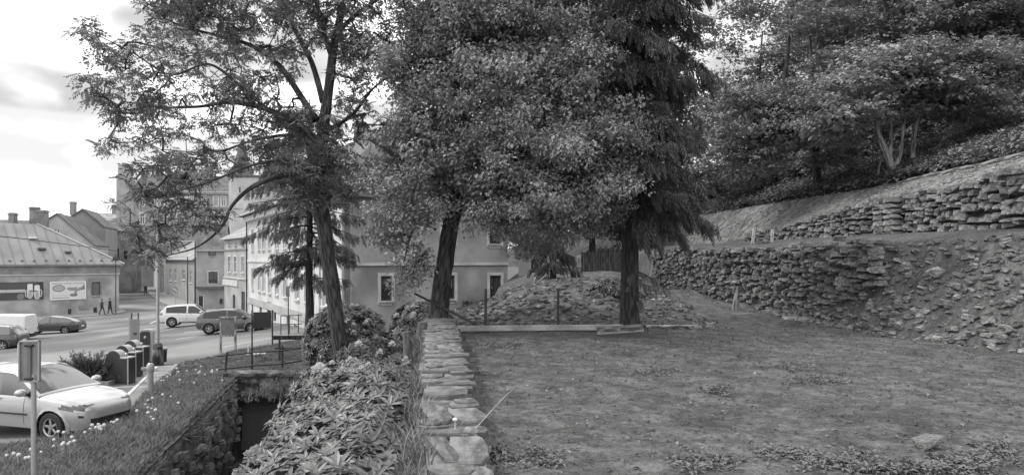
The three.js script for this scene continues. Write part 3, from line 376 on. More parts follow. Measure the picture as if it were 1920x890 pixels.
{ // row along the street
  const line = (name, label, pa, da, pb, db, yb, top, opens, mat, roofMat, rise = 2.2, len = 9) => { const O = V(gx(pa, da), yb, -da), B = V(gx(pb, db), yb, -db), U = Uof(O, B), w = O.distanceTo(B), h = onPlane(O, U, pb, top)[1], root = thing(name, label, 'building', O); return { root, O, U, w, h, ...eaveHouse(root, O, U, w, h, len, rise, opens.map((o) => openPx(O, U, ...o)).filter((o) => o.w > 0.1 && o.u > 0.05 && o.u + o.w < w - 0.05 && o.v > 0 && o.v + o.h < h - 0.05), mat, roofMat) }; };
  line('street_house', 'far white street house with gate by the bend of the street', 262, 160, 283, 140, -3.6, 478, [[270, 512, 273, 524, {}], [276, 510, 279, 526, { kind: 'door' }]], mt.plasterLight, mt.roofLight);
  line('street_house', 'white street house with tall windows left of the grey row', 283.5, 139, 309, 122, -4.4, 474, [[297, 513, 301, 547, { trim: 0.12 }], [303, 514, 306.5, 548, { trim: 0.12 }], [287.5, 520, 289.5, 556, { kind: 'door' }]], mt.plasterLight, mt.roof);
  line('street_house', 'long grey two-storey street house behind the white car', 310, 121, 366, 96, -4.6, 484, [[317, 505, 320.5, 526, {}], [326.5, 505, 330, 527, {}], [341, 506, 346, 524, {}], [354.5, 508, 358.5, 530, {}], [317, 549, 320, 572, { kind: 'door' }], [334, 552, 337.5, 572, { plain: true }], [340.5, 547, 346, 572, { kind: 'door' }], [353, 552, 360, 570, { plain: true, frame: mt.frameDark }]], mt.plasterMid, mt.roofLight, 3);
  { // plain-walled house with the low garage in front
    const d = 90, yb = -4.4, O = V(gx(367, d), yb, -d), U = V(0.96, 0, -0.28), w = onPlane(O, U, 419, 500)[0], h = onPlane(O, U, 395, 466)[1], root = thing('plain_house', 'grey house with one square paned window above a flat garage', 'building', O);
    eaveHouse(root, O, U, w, h, 8, 3.4, [openPx(O, U, 390, 509, 407.5, 531, { frame: mt.frameDark, trim: 0.12 }), openPx(O, U, 390, 470, 404, 480, { frame: mt.frameDark, plain: true })], mt.plaster, mt.roof);
    const dg = 84, O2 = V(gx(369, dg), yb, -dg), U2 = V(0.97, 0, -0.24), w2 = onPlane(O2, U2, 421, 560)[0], h2 = onPlane(O2, U2, 400, 541)[1], gr = thing('garage', 'flat-roofed grey garage with dark canopy edge on the street', 'garage', O2);
    facade(gr, O2, U2, rect(w2, h2), [openPx(O2, U2, 370, 553, 381, 578, { kind: 'door', frame: mt.frame })], M(0.33, { map: N3, r: 0.2 })); coreOf(gr, O2, U2, rect(w2, h2), 4, 0.35, mt.plasterMid); partW(gr, 'canopy', box(w2 + 0.5, 0.3, 5, w2 / 2, h2 + 0.16, -2.1).applyMatrix4(basis(O2, U2, normalOf(U2))), mt.roof); const bx = openPx(O2, U2, 411.5, 560, 416, 569); partW(gr, 'meter_box', box(bx.w, bx.h, 0.12, bx.u + bx.w / 2, bx.v + bx.h / 2, 0.063).applyMatrix4(basis(O2, U2, normalOf(U2))), mt.black);
  }
  const H = line('shop_house', 'narrow street house with three small attic openings and a shop front', 420, 79, 465, 70, -4.0, 441, [[427, 453.5, 431, 459.5, { plain: true }], [439, 453.5, 443, 459.5, { plain: true }], [453, 453.5, 457.5, 459.5, { plain: true }], [427, 481, 432, 510, { trim: 0.15 }], [438, 481, 443, 511, { trim: 0.15 }], [452, 481, 457, 511, { trim: 0.15 }], [424, 553, 433, 581, { plain: true }], [435.5, 553, 440.5, 582, { kind: 'door' }], [451.5, 547, 458.5, 584, { kind: 'door' }]], mt.plaster, mt.roofLight, 2.6);
  const sg = openPx(H.O, H.U, 418.5, 526, 446, 533); partW(H.root, 'shop_sign', box(sg.w, sg.h, 0.12, sg.u + sg.w / 2, sg.v + sg.h / 2, 0.064).applyMatrix4(basis(H.O, H.U, normalOf(H.U))), mt.trim);
  band(H.root, H.O, H.U, 0, H.w, onPlane(H.O, H.U, 440, 468)[1], 0.14, 0.12, mt.plasterDark); band(H.root, H.O, H.U, 0, H.w, onPlane(H.O, H.U, 440, 521)[1], 0.16, 0.12, mt.plasterLight);
}
{ // the big pale house behind the trees: long street front and a gable side towards the garden
  const d0 = 34, C = V(gx(645, d0), -3.4, -d0), sdir = V(-0.495, 0, -0.869), Fp = C.clone().addScaledVector(sdir, 29), U = sdir.clone().negate(), root = thing('corner_house', 'large pale two-storey house with hip roof behind the ash tree and the shrubs', 'building', C), O = Fp.clone();
  const H = 5.3 + 3.4, ops = [], pl = -1.62 + 3.4;
  for (const [a, b] of [[471.5, 475], [483.5, 488], [491.5, 496.5], [502.5, 507.5], [515.5, 521.5], [531, 537.5], [553, 560.5], [571, 580], [605, 617]]) { const A = onPlane(O, U, a, 500)[0], B = onPlane(O, U, b, 500)[0]; ops.push({ u: A, v: pl + 0.85, w: B - A, h: 1.75, trim: 0.14, sillMat: mt.trim }, { u: A, v: pl + 4.05, w: B - A, h: 1.75, trim: 0.14 }); }
  for (const [a, b, top, bot] of [[500, 508, 0.45, -0.9], [471, 474, -0.1, -0.75], [486, 490, -0.1, -0.75], [512, 517, -0.15, -0.8], [537, 541, -0.15, -0.95], [550, 558, -0.5, -1.15]]) { const A = onPlane(O, U, a, 560)[0], B = onPlane(O, U, b, 560)[0]; ops.push({ u: A, v: pl + bot - 0.25, w: B - A, h: top - bot, plain: true, frame: mt.frameDark, sill: false }); }
  facade(root, O, U, rect(29, H), ops.filter((o) => o.v > 0.02 && o.u > 0.1), M(0.6, { map: N3, r: 0.1, bump: 0.004, br: 1 }));
  band(root, O, U, 0, 29, pl - 0.1, 0.5, 0.09, mt.plaster, 'plinth_course'); band(root, O, U, 0, 29, H - 0.25, 0.4, 0.4, mt.trim); band(root, O, U, 0, 29, pl + 3.2, 0.16, 0.1, mt.trim);
  const U2 = V(0.869, 0, -0.495), O2 = C, w2 = 9.2, o2 = (a, b, c, e, x) => openPx(O2, U2, a, b, c, e, x), tr = { trim: 0.16, plain: true, frame: mt.frameDark };
  const sw = facade(root, O2, U2, rect(w2, H), [o2(713.5, 517, 734, 564, tr), o2(829, 516, 852, 561, tr), { ...o2(918, 516, 939, 560, { trim: 0.16, kind: 'door' }) }, o2(713.5, 408, 734, 455, tr), o2(829, 412, 852, 456, tr), o2(917, 415, 938, 457, tr)], M(0.42, { map: N2, r: 0.09, bump: 0.01, br: 0.6 }));
  const bv = onPlane(O2, U2, 760, 495)[1]; band(root, O2, U2, 0.03, w2, bv, 0.14, 0.1, mt.trim); band(root, O2, U2, 0.03, w2, H - 0.3, 0.35, 0.3, mt.plasterMid);
  const Nn = normalOf(U2), q = (u, v, n) => O2.clone().addScaledVector(U2, u).addScaledVector(UP, v).addScaledVector(Nn, n);
  partW(root, 'back_wall', box(w2 - 0.5, H - 0.1, 28, w2 / 2 + 0.2, H / 2, -14.5).applyMatrix4(basis(O2, U2, Nn)), mt.plaster);
  const e = 0.75, E = H + 0.15, RT = H + 4.6, hw = w2 / 2, a = q(-e, E, e), b = q(w2 + e, E, e), c = q(w2 + e, E, -29 - e), dd = q(-e, E, -29 - e), r1 = q(hw, RT, -5), r2 = q(hw, RT, -24);
  const roof = partW(root, 'roof', slab([dd, a, r1, r2], 0.16, UP), mt.roof); partW(root, 'roof_hip', slab([a, b, r1], 0.16, UP), mt.roof); partW(root, 'roof_slope', slab([b, c, r2, r1], 0.16, UP), mt.roof); partW(root, 'roof_hip', slab([c, dd, r2], 0.16, UP), mt.roof);
  const pipe = (pts, r) => clean(new Tubes(7).add(pts, pts.map(() => r)).geo());
  partW(root, 'gutter', merge([pipe([dd.clone().add(V(0, -0.1, 0)), a.clone().add(V(0, -0.1, 0))], 0.09), pipe([a.clone().add(V(0, -0.1, 0)), b.clone().add(V(0, -0.1, 0))], 0.09)]), mt.gutter);
  const dp = (u) => { const t = O.clone().addScaledVector(U, u).addScaledVector(normalOf(U), 0.12); return pipe([t.clone().setY(E - 3.4 - 0.25), t.clone().setY(-3.3)], 0.06); }; partW(root, 'downpipe', dp(0.2), mt.metal); partW(root, 'downpipe', dp(onPlane(O, U, 588, 500)[0]), mt.metal);
  for (const px of [597, 640]) { const u = onPlane(O, U, px, 500)[0]; if (u < 28.9) partW(root, 'pilaster', box(0.8, H - pl - 0.6, 0.1, Math.min(u, 28.5), (H + pl) / 2 - 0.1, 0.053).applyMatrix4(basis(O, U, normalOf(U))), mt.trim); }
  chimney(root, q(hw, RT - 1, -12), 0.8, 2, mt.plasterDark, roof);
  { const pu = onPlane(O2, U2, 865, 560)[0], r = rng(4); for (let k = 0; k < 26; k++) { const s = part(root, 'plinth_stone', rocks[k % 14], stoneMats[k % 3]); s.position.copy(q(pu + 0.2 + (k % 6) * 0.27, onPlane(O2, U2, 880, 588)[1] + Math.floor(k / 6) * 0.16, 0.05)).sub(root.position); s.scale.set(0.3, 0.17, 0.24); s.rotation.y = Math.atan2(Nn.x, Nn.z) + (r() - 0.5) * 0.2; } }
  // railing and steps to the cellar door on the street side
}
{ // dark timber shed and low remains of masonry at the top of the rubble slope
  const d = 38, O = V(gx(972, d), 0.3, -d), U = V(1, 0, 0), w = gx(1035, d) - gx(972, d), root = thing('garden_shed', 'small pale shed with dark open doorway half hidden by hanging boughs', 'shed', O);
  const op = openPx(O, U, 996, 484, 1010, 512, { kind: 'door', leaf: mt.black, frame: mt.woodDark }); op.v = Math.max(0.05, op.v); facade(root, O, U, rect(w, 2.3), [op], mt.plasterMid, 0.2); coreOf(root, O, U, rect(w, 2.3), 2.4, 0.2, mt.plasterMid); partW(root, 'roof', slab([V(O.x - 0.3, 2.75, -d + 0.4), V(O.x + w + 0.3, 2.75, -d + 0.4), V(O.x + w + 0.3, 3.2, -d - 2.9), V(O.x - 0.3, 3.2, -d - 2.9)], 0.12, UP), mt.roof);
  for (let k = 0; k < 8; k++) partW(root, 'plank', box(0.14, 1.9, 0.04, O.x + op.u + op.w + 0.12 + k * 0.1, O.y + 1.05, -d + 0.024 + 0.003 * (k % 2)), mt.wood);
  const d2 = 36, r2 = thing('board_fence', 'dark upright board fence behind the rubble slope left of the spruce trunk', 'fence', [gx(1110, d2), 0.8, -d2]); for (let k = 0; k < 16; k++) { const x = gx(1092, d2) + k * 0.135, h = 1.0 + 0.2 * ss(4, 9, k) + 0.16 * hash(k, 2, 3); partW(r2, 'board', box(0.125, h, 0.03, x, gardenY(x, d2) + h / 2 - 0.05, -d2 + 0.015 * (k % 2)), mt.woodDark); }
}
// ------------------------------------------------------------------ foliage
function leafInto(a, base, dir, up, len, wid, fold = 0.25, droop = 0.15) { // a leaf of four faces folded along its rib
  const s = dir.clone().cross(up).normalize(), n = s.clone().cross(dir).normalize();
  const tip = base.clone().addScaledVector(dir, len).addScaledVector(n, -droop * len), mid = base.clone().addScaledVector(dir, len * 0.5).addScaledVector(n, 0);
  const L = mid.clone().addScaledVector(s, -wid / 2).addScaledVector(n, fold * wid), R = mid.clone().addScaledVector(s, wid / 2).addScaledVector(n, fold * wid);
  for (const t of [[base, R, mid], [mid, R, tip], [base, mid, L], [mid, tip, L]]) for (const v of t) a.push(v.x, v.y, v.z);
}
const fromTris = (a) => { const g = new THREE.BufferGeometry(); g.setAttribute('position', new THREE.Float32BufferAttribute(a, 3)); g.computeVertexNormals(); return g; };
function broadCluster(seed, n, R, len, wid, flat = 0.7, hang = 0.35) { // a spray of leaves about 2R across
  const r = rng(seed), a = []; for (let i = 0; i < n; i++) {
    const th = r() * 6.283, rad = R * Math.sqrt(r()), p = V(Math.cos(th) * rad, (r() - 0.5) * 2 * R * flat, Math.sin(th) * rad), k = 0.7 + 0.6 * r();
    const d = V(Math.cos(th) + (r() - 0.5) * 1.2, -hang + (r() - 0.5) * 0.9, Math.sin(th) + (r() - 0.5) * 1.2).normalize();
    leafInto(a, p, d, V((r() - 0.5) * 0.9, 1, (r() - 0.5) * 0.9), len * k, wid * k, 0.2, 0.2);
  } return fromTris(a);
}
function ashCluster(seed, n = 6) { // feathered leaves bursting from a shoot tip
  const r = rng(seed), a = []; for (let i = 0; i < n; i++) {
    const th = (i + r()) / n * 6.283, d = V(Math.cos(th), 0.25 - 0.9 * r(), Math.sin(th)).normalize(), L = 0.2 + 0.14 * r(), up = V(0, 1, 0), s = d.clone().cross(up).normalize();
    for (let k = 1; k <= 5; k++) { const q = d.clone().multiplyScalar(L * (0.2 + k * 0.16)); q.y -= 0.25 * (k * k / 25) * L; const l = 0.1 * (0.8 + 0.5 * r()), w = 0.05;
      if (k === 5) leafInto(a, q, d, up, l, w); else for (const e of [-1, 1]) leafInto(a, q, d.clone().multiplyScalar(0.5).addScaledVector(s, e).add(V(0, -0.25, 0)).normalize(), up, l, w); }
  } return fromTris(a);
}
function spraySpruce(seed, L = 0.42) { // a hanging spruce shoot: fans of needled side shoots
  const r = rng(seed), a = []; for (let k = 0; k < 11; k++) {
    const y = -k / 11 * L, th = r() * 6.283, w = 0.15 * (1 - k / 18);
    for (let j = 0; j < 3; j++) { const t = th + j * 2.1 + (r() - 0.5); leafInto(a, V(0, y, 0), V(Math.cos(t), -0.9 - r() * 0.8, Math.sin(t)).normalize(), V(r() - 0.5, 1, r() - 0.5), w * (0.8 + 0.5 * r()), 0.028, 0.3, 0.1); }
  }
  for (let j = 0; j < 2; j++) leafInto(a, V(0, -L * 0.9, 0), V((r() - 0.5) * 0.3, -1, (r() - 0.5) * 0.3).normalize(), V(1, 0, 0.3), 0.1, 0.03);
  return fromTris(a);
}
function catmull(pts, n) { return new THREE.CatmullRomCurve3(pts, false, 'centripetal').getPoints(n); }
// Grow thin branches from given limbs to every point that shall carry leaves.
function growTwigs(limbs, targets, seed, step = 0.45, thin = 0.0062) {
  const r = rng(seed), nodes = []; const addNode = (p, parent, R) => { nodes.push({ p, parent, n: 0, R, kids: [] }); return nodes.length - 1; };
  for (const l of limbs) { let prev = -1; l.pts.forEach((p, i) => { if (i > l.pts.length * 0.12 || l.twiggy) prev = addNode(p, -1, l.rad[i]); }); }
  const centre = limbs[0].pts[0]; const T = targets.map((p) => ({ p, k: Math.min(...nodes.map((n) => n.p.distanceToSquared(p))) })).sort((a, b) => a.k - b.k);
  for (const { p } of T) {
    let best = 0, bd = 1e9; for (let i = 0; i < nodes.length; i++) { const q = nodes[i].p, dx = q.x - p.x, dy = q.y - p.y, dz = q.z - p.z; let d = dx * dx + dy * dy + dz * dz; if (dy > 0) d += 0.5 * dy * dy; if (d < bd) { bd = d; best = i; } }
    const q = nodes[best].p, L = Math.sqrt(q.distanceToSquared(p)), k = Math.max(1, Math.round(L / step)); let prev = best;
    const bow = V((r() - 0.5) * 0.25 * L, (0.06 + 0.12 * r()) * L, (r() - 0.5) * 0.25 * L);
    for (let i = 1; i <= k; i++) { const t = i / k, w = 4 * t * (1 - t); prev = addNode(q.clone().lerp(p, t).addScaledVector(bow, w * 0.6), prev); nodes[nodes[prev].parent].kids.push(prev); }
    for (let c = prev; c >= 0; c = nodes[c].parent) nodes[c].n++;
  }
  const tubes = new Tubes(4), rad = (i) => nodes[i].R ? Math.min(nodes[i].R * 0.7, thin * 1.2 * Math.pow(nodes[i].n, 0.5)) : thin * Math.pow(Math.max(1, nodes[i].n), 0.48);
  const done = new Set();
  const chain = (from, first) => { const ps = [nodes[from].p], rs = [Math.min(rad(from), rad(first) * 1.3)]; let c = first; while (c !== undefined) { done.add(c); ps.push(nodes[c].p); rs.push(rad(c)); let b; for (const kk of nodes[c].kids) if (b === undefined || nodes[kk].n > nodes[b].n) b = kk; for (const kk of nodes[c].kids) if (kk !== b) queue.push([c, kk]); c = b; } tubes.add(ps, rs); };
  const queue = []; nodes.forEach((n, i) => { if (n.parent === -1) for (const k of n.kids) queue.push([i, k]); });
  while (queue.length) chain(...queue.pop());
  return clean(tubes.geo());
}
// A broad-leaved tree. limbs: [[px,row,depth,radius], ...] polylines; blobs: [px,row,radius px, depth offset] of leaf mass.
function leafTree(name, label, spec) {
  const { d, limbs, blobs, seed, group } = spec, r = rng(seed), L = limbs.map((l) => { const p = l.map(([px, row, dd]) => at(px, row, d + dd)), n = Math.max(4, l.length * 5), pts = catmull(p, n), rad = pts.map((_, i) => { const t = i / n * (l.length - 1), k = Math.min(l.length - 2, Math.floor(t)); return mix(l[k][3], l[k + 1][3], t - k); }); return { pts, rad }; });
  const b = L[0].pts[0], root = thing(name, label, 'tree', [b.x, b.y, b.z], 0, group);
  const tr = new Tubes(14); const flare = L[0].rad.map((q, i) => q * (1 + 0.35 * Math.exp(-i * 0.9))); tr.add(L[0].pts, flare, 0.1, seed); partW(root, 'trunk', clean(tr.geo()), spec.bark ?? mt.bark);
  for (const l of L.slice(1)) partW(root, 'limb', clean(new Tubes(8).add(l.pts, l.rad, 0.08, seed).geo()), spec.bark ?? mt.bark);
  const targets = [], lv = [], tone = []; const [lo, hi] = spec.tone ?? [0.75, 1.25];
  for (const [px, row, R, off = 0, dens = 1] of blobs) {
    const n = Math.max(1, Math.round(R * R * (spec.tips ?? 0.012) * dens));
    for (let i = 0; i < n; i++) { const a = r() * 6.283, q = Math.sqrt(r()) * R, dd = d + off + (r() + r() - 1) * (spec.deep ?? 2.2) * Math.min(1, 0.35 + R / 90); targets.push(at(px + Math.cos(a) * q, row + Math.sin(a) * q * (spec.squash ?? 0.8), dd)); }
  }
  const tw = growTwigs(L, targets, seed + 1, spec.step ?? 0.45, spec.thin); partW(root, 'twigs', tw, spec.twig ?? mt.twig, root, 'stuff');
  const per = spec.per ?? 4, sp = spec.spread ?? 0.3;
  for (const t of targets) { const kt = mix(lo, hi, r()); for (let k = 0; k < per; k++) { const p = t.clone().add(V((r() + r() - 1) * sp * 1.6, (r() + r() - 1) * sp * (spec.flatten ?? 0.8), (r() + r() - 1) * sp * 1.6)).sub(root.position); lv.push(TM(p, eul((r() - 0.5) * (spec.turn ?? 0.8), r() * 6.283, (r() - 0.5) * (spec.turn ?? 0.8)), (spec.size ?? 1) * (0.7 + 0.6 * r()))); tone.push(kt * (0.9 + 0.2 * r())); } }
  const half = Math.ceil(lv.length / 2);
  scatter(root, 'crown', spec.leaf[0], spec.leafMat, lv.slice(0, half), tone.slice(0, half)); scatter(root, 'crown', spec.leaf[1] ?? spec.leaf[0], spec.leafMat, lv.slice(half), tone.slice(half));
  return root;
}
// A spruce: whorls of drooping boughs hung with shoots. pick(y, angle) gives a bough's length or 0.
function spruce(name, label, spec) {
  const { base, h, r0, r1, seed } = spec, r = rng(seed), root = thing(name, label, 'tree', base, 0, spec.group);
  const n = 26, pts = [], rad = []; for (let i = 0; i <= n; i++) { const t = i / n; pts.push(V((spec.lean ?? 0) * t * h + 0.03 * fbm(t * 5, 1, 2, seed), t * h, 0.03 * fbm(t * 5, 7, 2, seed))); rad.push(mix(r0, r1, t) * (1 + 0.3 * Math.exp(-t * h * 3))); }
  part(root, 'trunk', clean(new Tubes(14).add(pts, rad, 0.1, seed).geo()), mt.barkDark);
  const tb = new Tubes(5), sp = [[], []], tone = [[], []];
  let y = spec.from; while (y < spec.to) {
    const k = spec.whorl ?? 5, a0 = r() * 6.283; for (let j = 0; j < k; j++) {
      const a = a0 + (j + r() * 0.9) / k * 6.283, L = spec.pick(y, Math.cos(a), Math.sin(a)) * (0.5 + 0.65 * r()), yj = y + (r() - 0.5) * (spec.gap ?? 0.42) * 1.6; if (L < 0.25) continue;
      const q = [], m = 9, dx = Math.cos(a), dz = -Math.sin(a), drop = (spec.drop ?? 0.35) * (0.45 + 1.1 * r()), x0 = (spec.lean ?? 0) * y;
      for (let i = 0; i <= m; i++) { const t = i / m; q.push(V(x0 + dx * L * t + 0.08 * L * fbm(t * 2, a, 2, seed), yj + L * (0.12 * t - drop * t * t * 1.6 + drop * 0.75 * t * t * t) , dz * L * t + 0.08 * L * fbm(t * 2, a + 9, 2, seed))); }
      tb.add(q, q.map((_, i) => mix(0.016 + 0.011 * L, 0.005, i / m)));
      const cnt = Math.round(L * (spec.dens ?? 17)); for (let s = 0; s < cnt; s++) { // shoots along the bough and on short side twigs
        const t = clamp(0.12 + 0.88 * Math.pow(r(), 0.8)), f = t * m, i = Math.min(m - 1, Math.floor(f)), p = q[i].clone().lerp(q[i + 1], f - i), side = (r() - 0.5) * 2 * (0.16 + 0.34 * (1 - t)) * Math.min(L, 2) * 0.55;
        p.add(V(-dz * side, -Math.abs(side) * 0.3 + 0.02, dx * side)); const v = s % 2; sp[v].push(TM(p, eul((r() - 0.5) * 0.6 + 0, r() * 6.283, (r() - 0.5) * 0.6).premultiply(new THREE.Quaternion().setFromUnitVectors(UP, V(-dx * 0.35, 1, -dz * 0.35).normalize())), (spec.shoot ?? 1) * (0.55 + 0.7 * r()) * (t > 0.85 ? 0.7 : 1))); tone[v].push(0.7 + 0.6 * r());
      }
    }
    y += (spec.gap ?? 0.42) * (0.7 + 0.6 * r());
  }
  part(root, 'boughs', clean(tb.geo()), mt.twig, 'stuff');
  scatter(root, 'crown', SPRAY[0], spec.mat ?? mt.needle, sp[0], tone[0]); scatter(root, 'crown', SPRAY[1], spec.mat ?? mt.needle, sp[1], tone[1]);
  return root;
}
const SPRAY = [spraySpruce(5), spraySpruce(9)];
mt.needle = leafMat(0.095, 0.2); mt.needlePale = leafMat(0.17, 0.3);
const ASH = [ashCluster(2), ashCluster(8)], LIME = [broadCluster(4, 24, 0.2, 0.085, 0.062, 0.6, 0.5), broadCluster(6, 20, 0.17, 0.07, 0.05, 0.7, 0.6)], FOREST = [broadCluster(14, 18, 0.34, 0.15, 0.1, 0.22, 0.15), broadCluster(16, 18, 0.34, 0.16, 0.1, 0.22, 0.15)];
const ashMat = leafMat(0.21, 0.5), limeMat = leafMat(0.31, 0.5), woodMat = leafMat(0.22, 0.5), woodMatPale = leafMat(0.28, 0.5), ivyMat = leafMat(0.15, 0.3);

leafTree('ash_tree', 'tall open ash tree with leaning trunk and long bare-jointed branches over the parking square', {
  d: 18, seed: 101, leaf: ASH, leafMat: ashMat, tips: 0.0135, per: 1, spread: 0.1, deep: 1.8, size: 0.86, thin: 0.0075, squash: 1, turn: 1.6, twig: mt.twig, tone: [0.65, 1.3],
  limbs: [
    [[645, 690, 0, 0.2], [636, 640, 0, 0.195], [620, 520, 0, 0.19], [604, 400, 0, 0.175], [598, 320, 0, 0.16], [606, 240, 0, 0.145], [618, 150, 0.1, 0.12], [625, 90, 0.1, 0.11], [640, 20, 0.2, 0.09], [650, -60, 0.3, 0.06]],
    [[599, 330, 0, 0.11], [570, 322, -0.3, 0.09], [520, 331, -0.7, 0.07], [470, 352, -1, 0.055], [435, 385, -1.1, 0.042], [415, 425, -1.1, 0.032], [370, 462, -1.2, 0.022], [310, 480, -1.3, 0.012]],
    [[600, 270, 0, 0.1], [560, 235, -0.2, 0.085], [500, 205, -0.5, 0.065], [430, 192, -0.8, 0.05], [370, 200, -1, 0.036], [300, 200, -1.2, 0.022], [230, 190, -1.2, 0.012]],
    [[592, 225, 0, 0.1], [560, 175, 0.2, 0.085], [520, 120, 0.5, 0.07], [470, 85, 0.7, 0.055], [400, 65, 0.9, 0.04], [330, 45, 1, 0.028], [270, 10, 1.1, 0.014]],
    [[500, 205, -0.5, 0.05], [450, 160, -0.8, 0.04], [390, 120, -1.1, 0.03], [320, 140, -1.4, 0.022], [250, 100, -1.6, 0.015], [160, 55, -1.8, 0.008]],
    [[605, 190, 0.05, 0.09], [585, 120, 0.5, 0.07], [550, 50, 1, 0.055], [520, -30, 1.2, 0.035]],
    [[622, 105, 0.1, 0.08], [600, 40, -0.4, 0.06], [590, -40, -0.7, 0.04]],
    [[632, 60, 0.1, 0.07], [670, 25, -0.3, 0.05], [720, -10, -0.5, 0.035]],
    [[598, 300, 0, 0.07], [560, 255, 0.8, 0.05], [480, 262, 1.4, 0.035], [400, 285, 1.8, 0.022], [300, 280, 2, 0.012]],
    [[612, 245, 0, 0.06], [660, 215, 0.5, 0.045], [700, 165, 0.8, 0.03], [745, 130, 1, 0.018]],
    [[585, 325, 0, 0.05], [540, 300, -0.8, 0.04], [470, 310, -1.6, 0.03], [380, 345, -2, 0.02], [300, 365, -2.2, 0.01]],
  ],
  blobs: [[150, 50, 24, -1.6], [200, 95, 30, -1.5], [260, 115, 45, -1.3], [180, 160, 30, -1.2], [230, 195, 38, -1], [305, 195, 50, -1], [205, 262, 24, -1], [268, 240, 42, 1], [340, 262, 52, 1], [330, 105, 55, -0.8], [405, 65, 52, 0.7], [440, 140, 50, -0.4], [300, 32, 45, 0.8], [365, 5, 50, 0.8], [480, 45, 52, 0.8], [525, 115, 40, 0.4], [565, 35, 55, 0.8], [640, 40, 55], [700, 60, 55], [405, 205, 50, -0.6], [480, 232, 50, 0.6], [545, 200, 40], [560, 285, 45], [600, 300, 45], [500, 300, 40], [420, 292, 45, 1.2], [350, 325, 42, -1.5], [280, 330, 42, -1.6], [255, 392, 42, -1], [325, 400, 45, -1], [390, 398, 34, -1], [290, 445, 36, -1], [265, 482, 24, -1], [640, 285, 38], [665, 180, 42], [600, 345, 50], [700, 240, 34], [650, 120, 36], [560, 352, 40], [620, -50, 110], [450, -50, 110, 0.6], [320, -40, 80, 0.8], [540, 330, 34], [640, 350, 38], [590, 250, 46], [480, 170, 40]],
});
leafTree('lime_tree', 'dense broad-leaved tree on a dark straight trunk at the far end of the stone wall', {
  d: 17.6, seed: 211, leaf: LIME, leafMat: limeMat, tips: 0.0098, per: 8, spread: 0.26, deep: 2.5, size: 1.0, tone: [0.55, 1.45], thin: 0.008, bark: mt.bark,
  limbs: [
    [[820, 615, 0, 0.235], [828, 540, 0, 0.225], [838, 460, 0, 0.22], [850, 400, 0, 0.21], [866, 320, 0, 0.19], [880, 220, 0, 0.16], [892, 120, 0, 0.13], [900, 20, 0, 0.1], [905, -80, 0, 0.06]],
    [[856, 370, 0, 0.1], [800, 320, -0.6, 0.075], [740, 290, -1, 0.05], [690, 260, -1.2, 0.03]],
    [[868, 310, 0, 0.11], [930, 270, -0.6, 0.09], [1010, 230, -1.1, 0.06], [1100, 220, -1.4, 0.04], [1160, 230, -1.5, 0.02]],
    [[862, 350, 0, 0.1], [920, 330, -1, 0.08], [990, 330, -1.6, 0.055], [1070, 345, -1.9, 0.035], [1150, 320, -2, 0.02]],
    [[878, 230, 0, 0.1], [820, 160, 0.6, 0.08], [760, 100, 1, 0.05], [700, 60, 1.2, 0.03]],
    [[886, 170, 0, 0.1], [960, 100, 0.5, 0.08], [1040, 50, 0.8, 0.05], [1100, 20, 1, 0.03]],
    [[854, 385, 0, 0.06], [815, 390, -0.7, 0.045], [775, 430, -1, 0.03], [755, 500, -1.1, 0.016]],
    [[860, 360, 0, 0.06], [900, 380, 0.6, 0.045], [960, 420, 0.8, 0.03], [1020, 430, 0.9, 0.018]],
    [[872, 280, 0, 0.08], [900, 200, -1.2, 0.06], [960, 150, -1.8, 0.04], [1030, 140, -2, 0.02]],
    [[672, 190, 0.6, 0.012], [700, 165, 0.6, 0.02], [750, 135, 0.4, 0.03], [800, 150, 0.3, 0.04]],
  ],
  blobs: [[880, 60, 115], [1000, 60, 115], [800, 130, 80], [915, 180, 105, -0.8], [1030, 170, 105, -0.6], [1105, 225, 85, -1.2], [1155, 290, 55, -1.4], [770, 265, 50], [855, 320, 95], [975, 320, 100, -1], [1080, 340, 80, -1.5], [930, 400, 62, -1.2], [1005, 425, 58, 0], [745, 415, 50, -0.8], [772, 490, 34, -1], [1060, 410, 52, -1.2], [745, 340, 55, -0.6], [1170, 330, 38, -1.6], [700, 110, 45, 0.8], [950, -60, 150], [820, -30, 110], [1085, 70, 85], [1090, 130, 70, -1], [790, 210, 45], [760, 540, 20, -1], [715, 330, 36], [850, 250, 60], [790, 385, 46, -0.8], [720, 445, 26, -0.8], [1130, 390, 36, -1.4], [960, 250, 70, -2], [1060, 270, 60, -2], [1180, 245, 36, -1.5]],
});
{
  const b = at(1182, 622, 16.9); b.y -= 0.12;
  spruce('spruce_tree', 'dark shaggy spruce with bare lower trunk and hanging boughs standing behind the edging board', { base: [b.x, b.y, b.z], h: 17, r0: 0.225, r1: 0.06, seed: 301, from: 3.1, to: 16.5, whorl: 5, gap: 0.29, dens: 21, drop: 0.6, shoot: 1.15,
    pick: (y, cx, cz) => (y < 4.2 ? (cx > 0.1 ? 2.3 : 0.6) : y < 6 ? 2.1 + 0.6 * cx : y < 9 ? 2.0 + 0.4 * cx : mix(2.1, 0.6, (y - 9) / 8)) * (0.9 + 0.1 * cz) });
  const low = spruce('spruce_sucker', 'small drooping spruce shoots around the foot of the dark spruce trunk', { base: [b.x + 0.12, b.y, b.z - 0.1], h: 1.9, r0: 0.035, r1: 0.012, seed: 305, from: 0.95, to: 1.8, whorl: 3, gap: 0.3, dens: 17, drop: 0.5, shoot: 0.55, mat: mt.needlePale, pick: (y, cx) => (cx > -0.3 ? 0.85 : 0.5) });
}
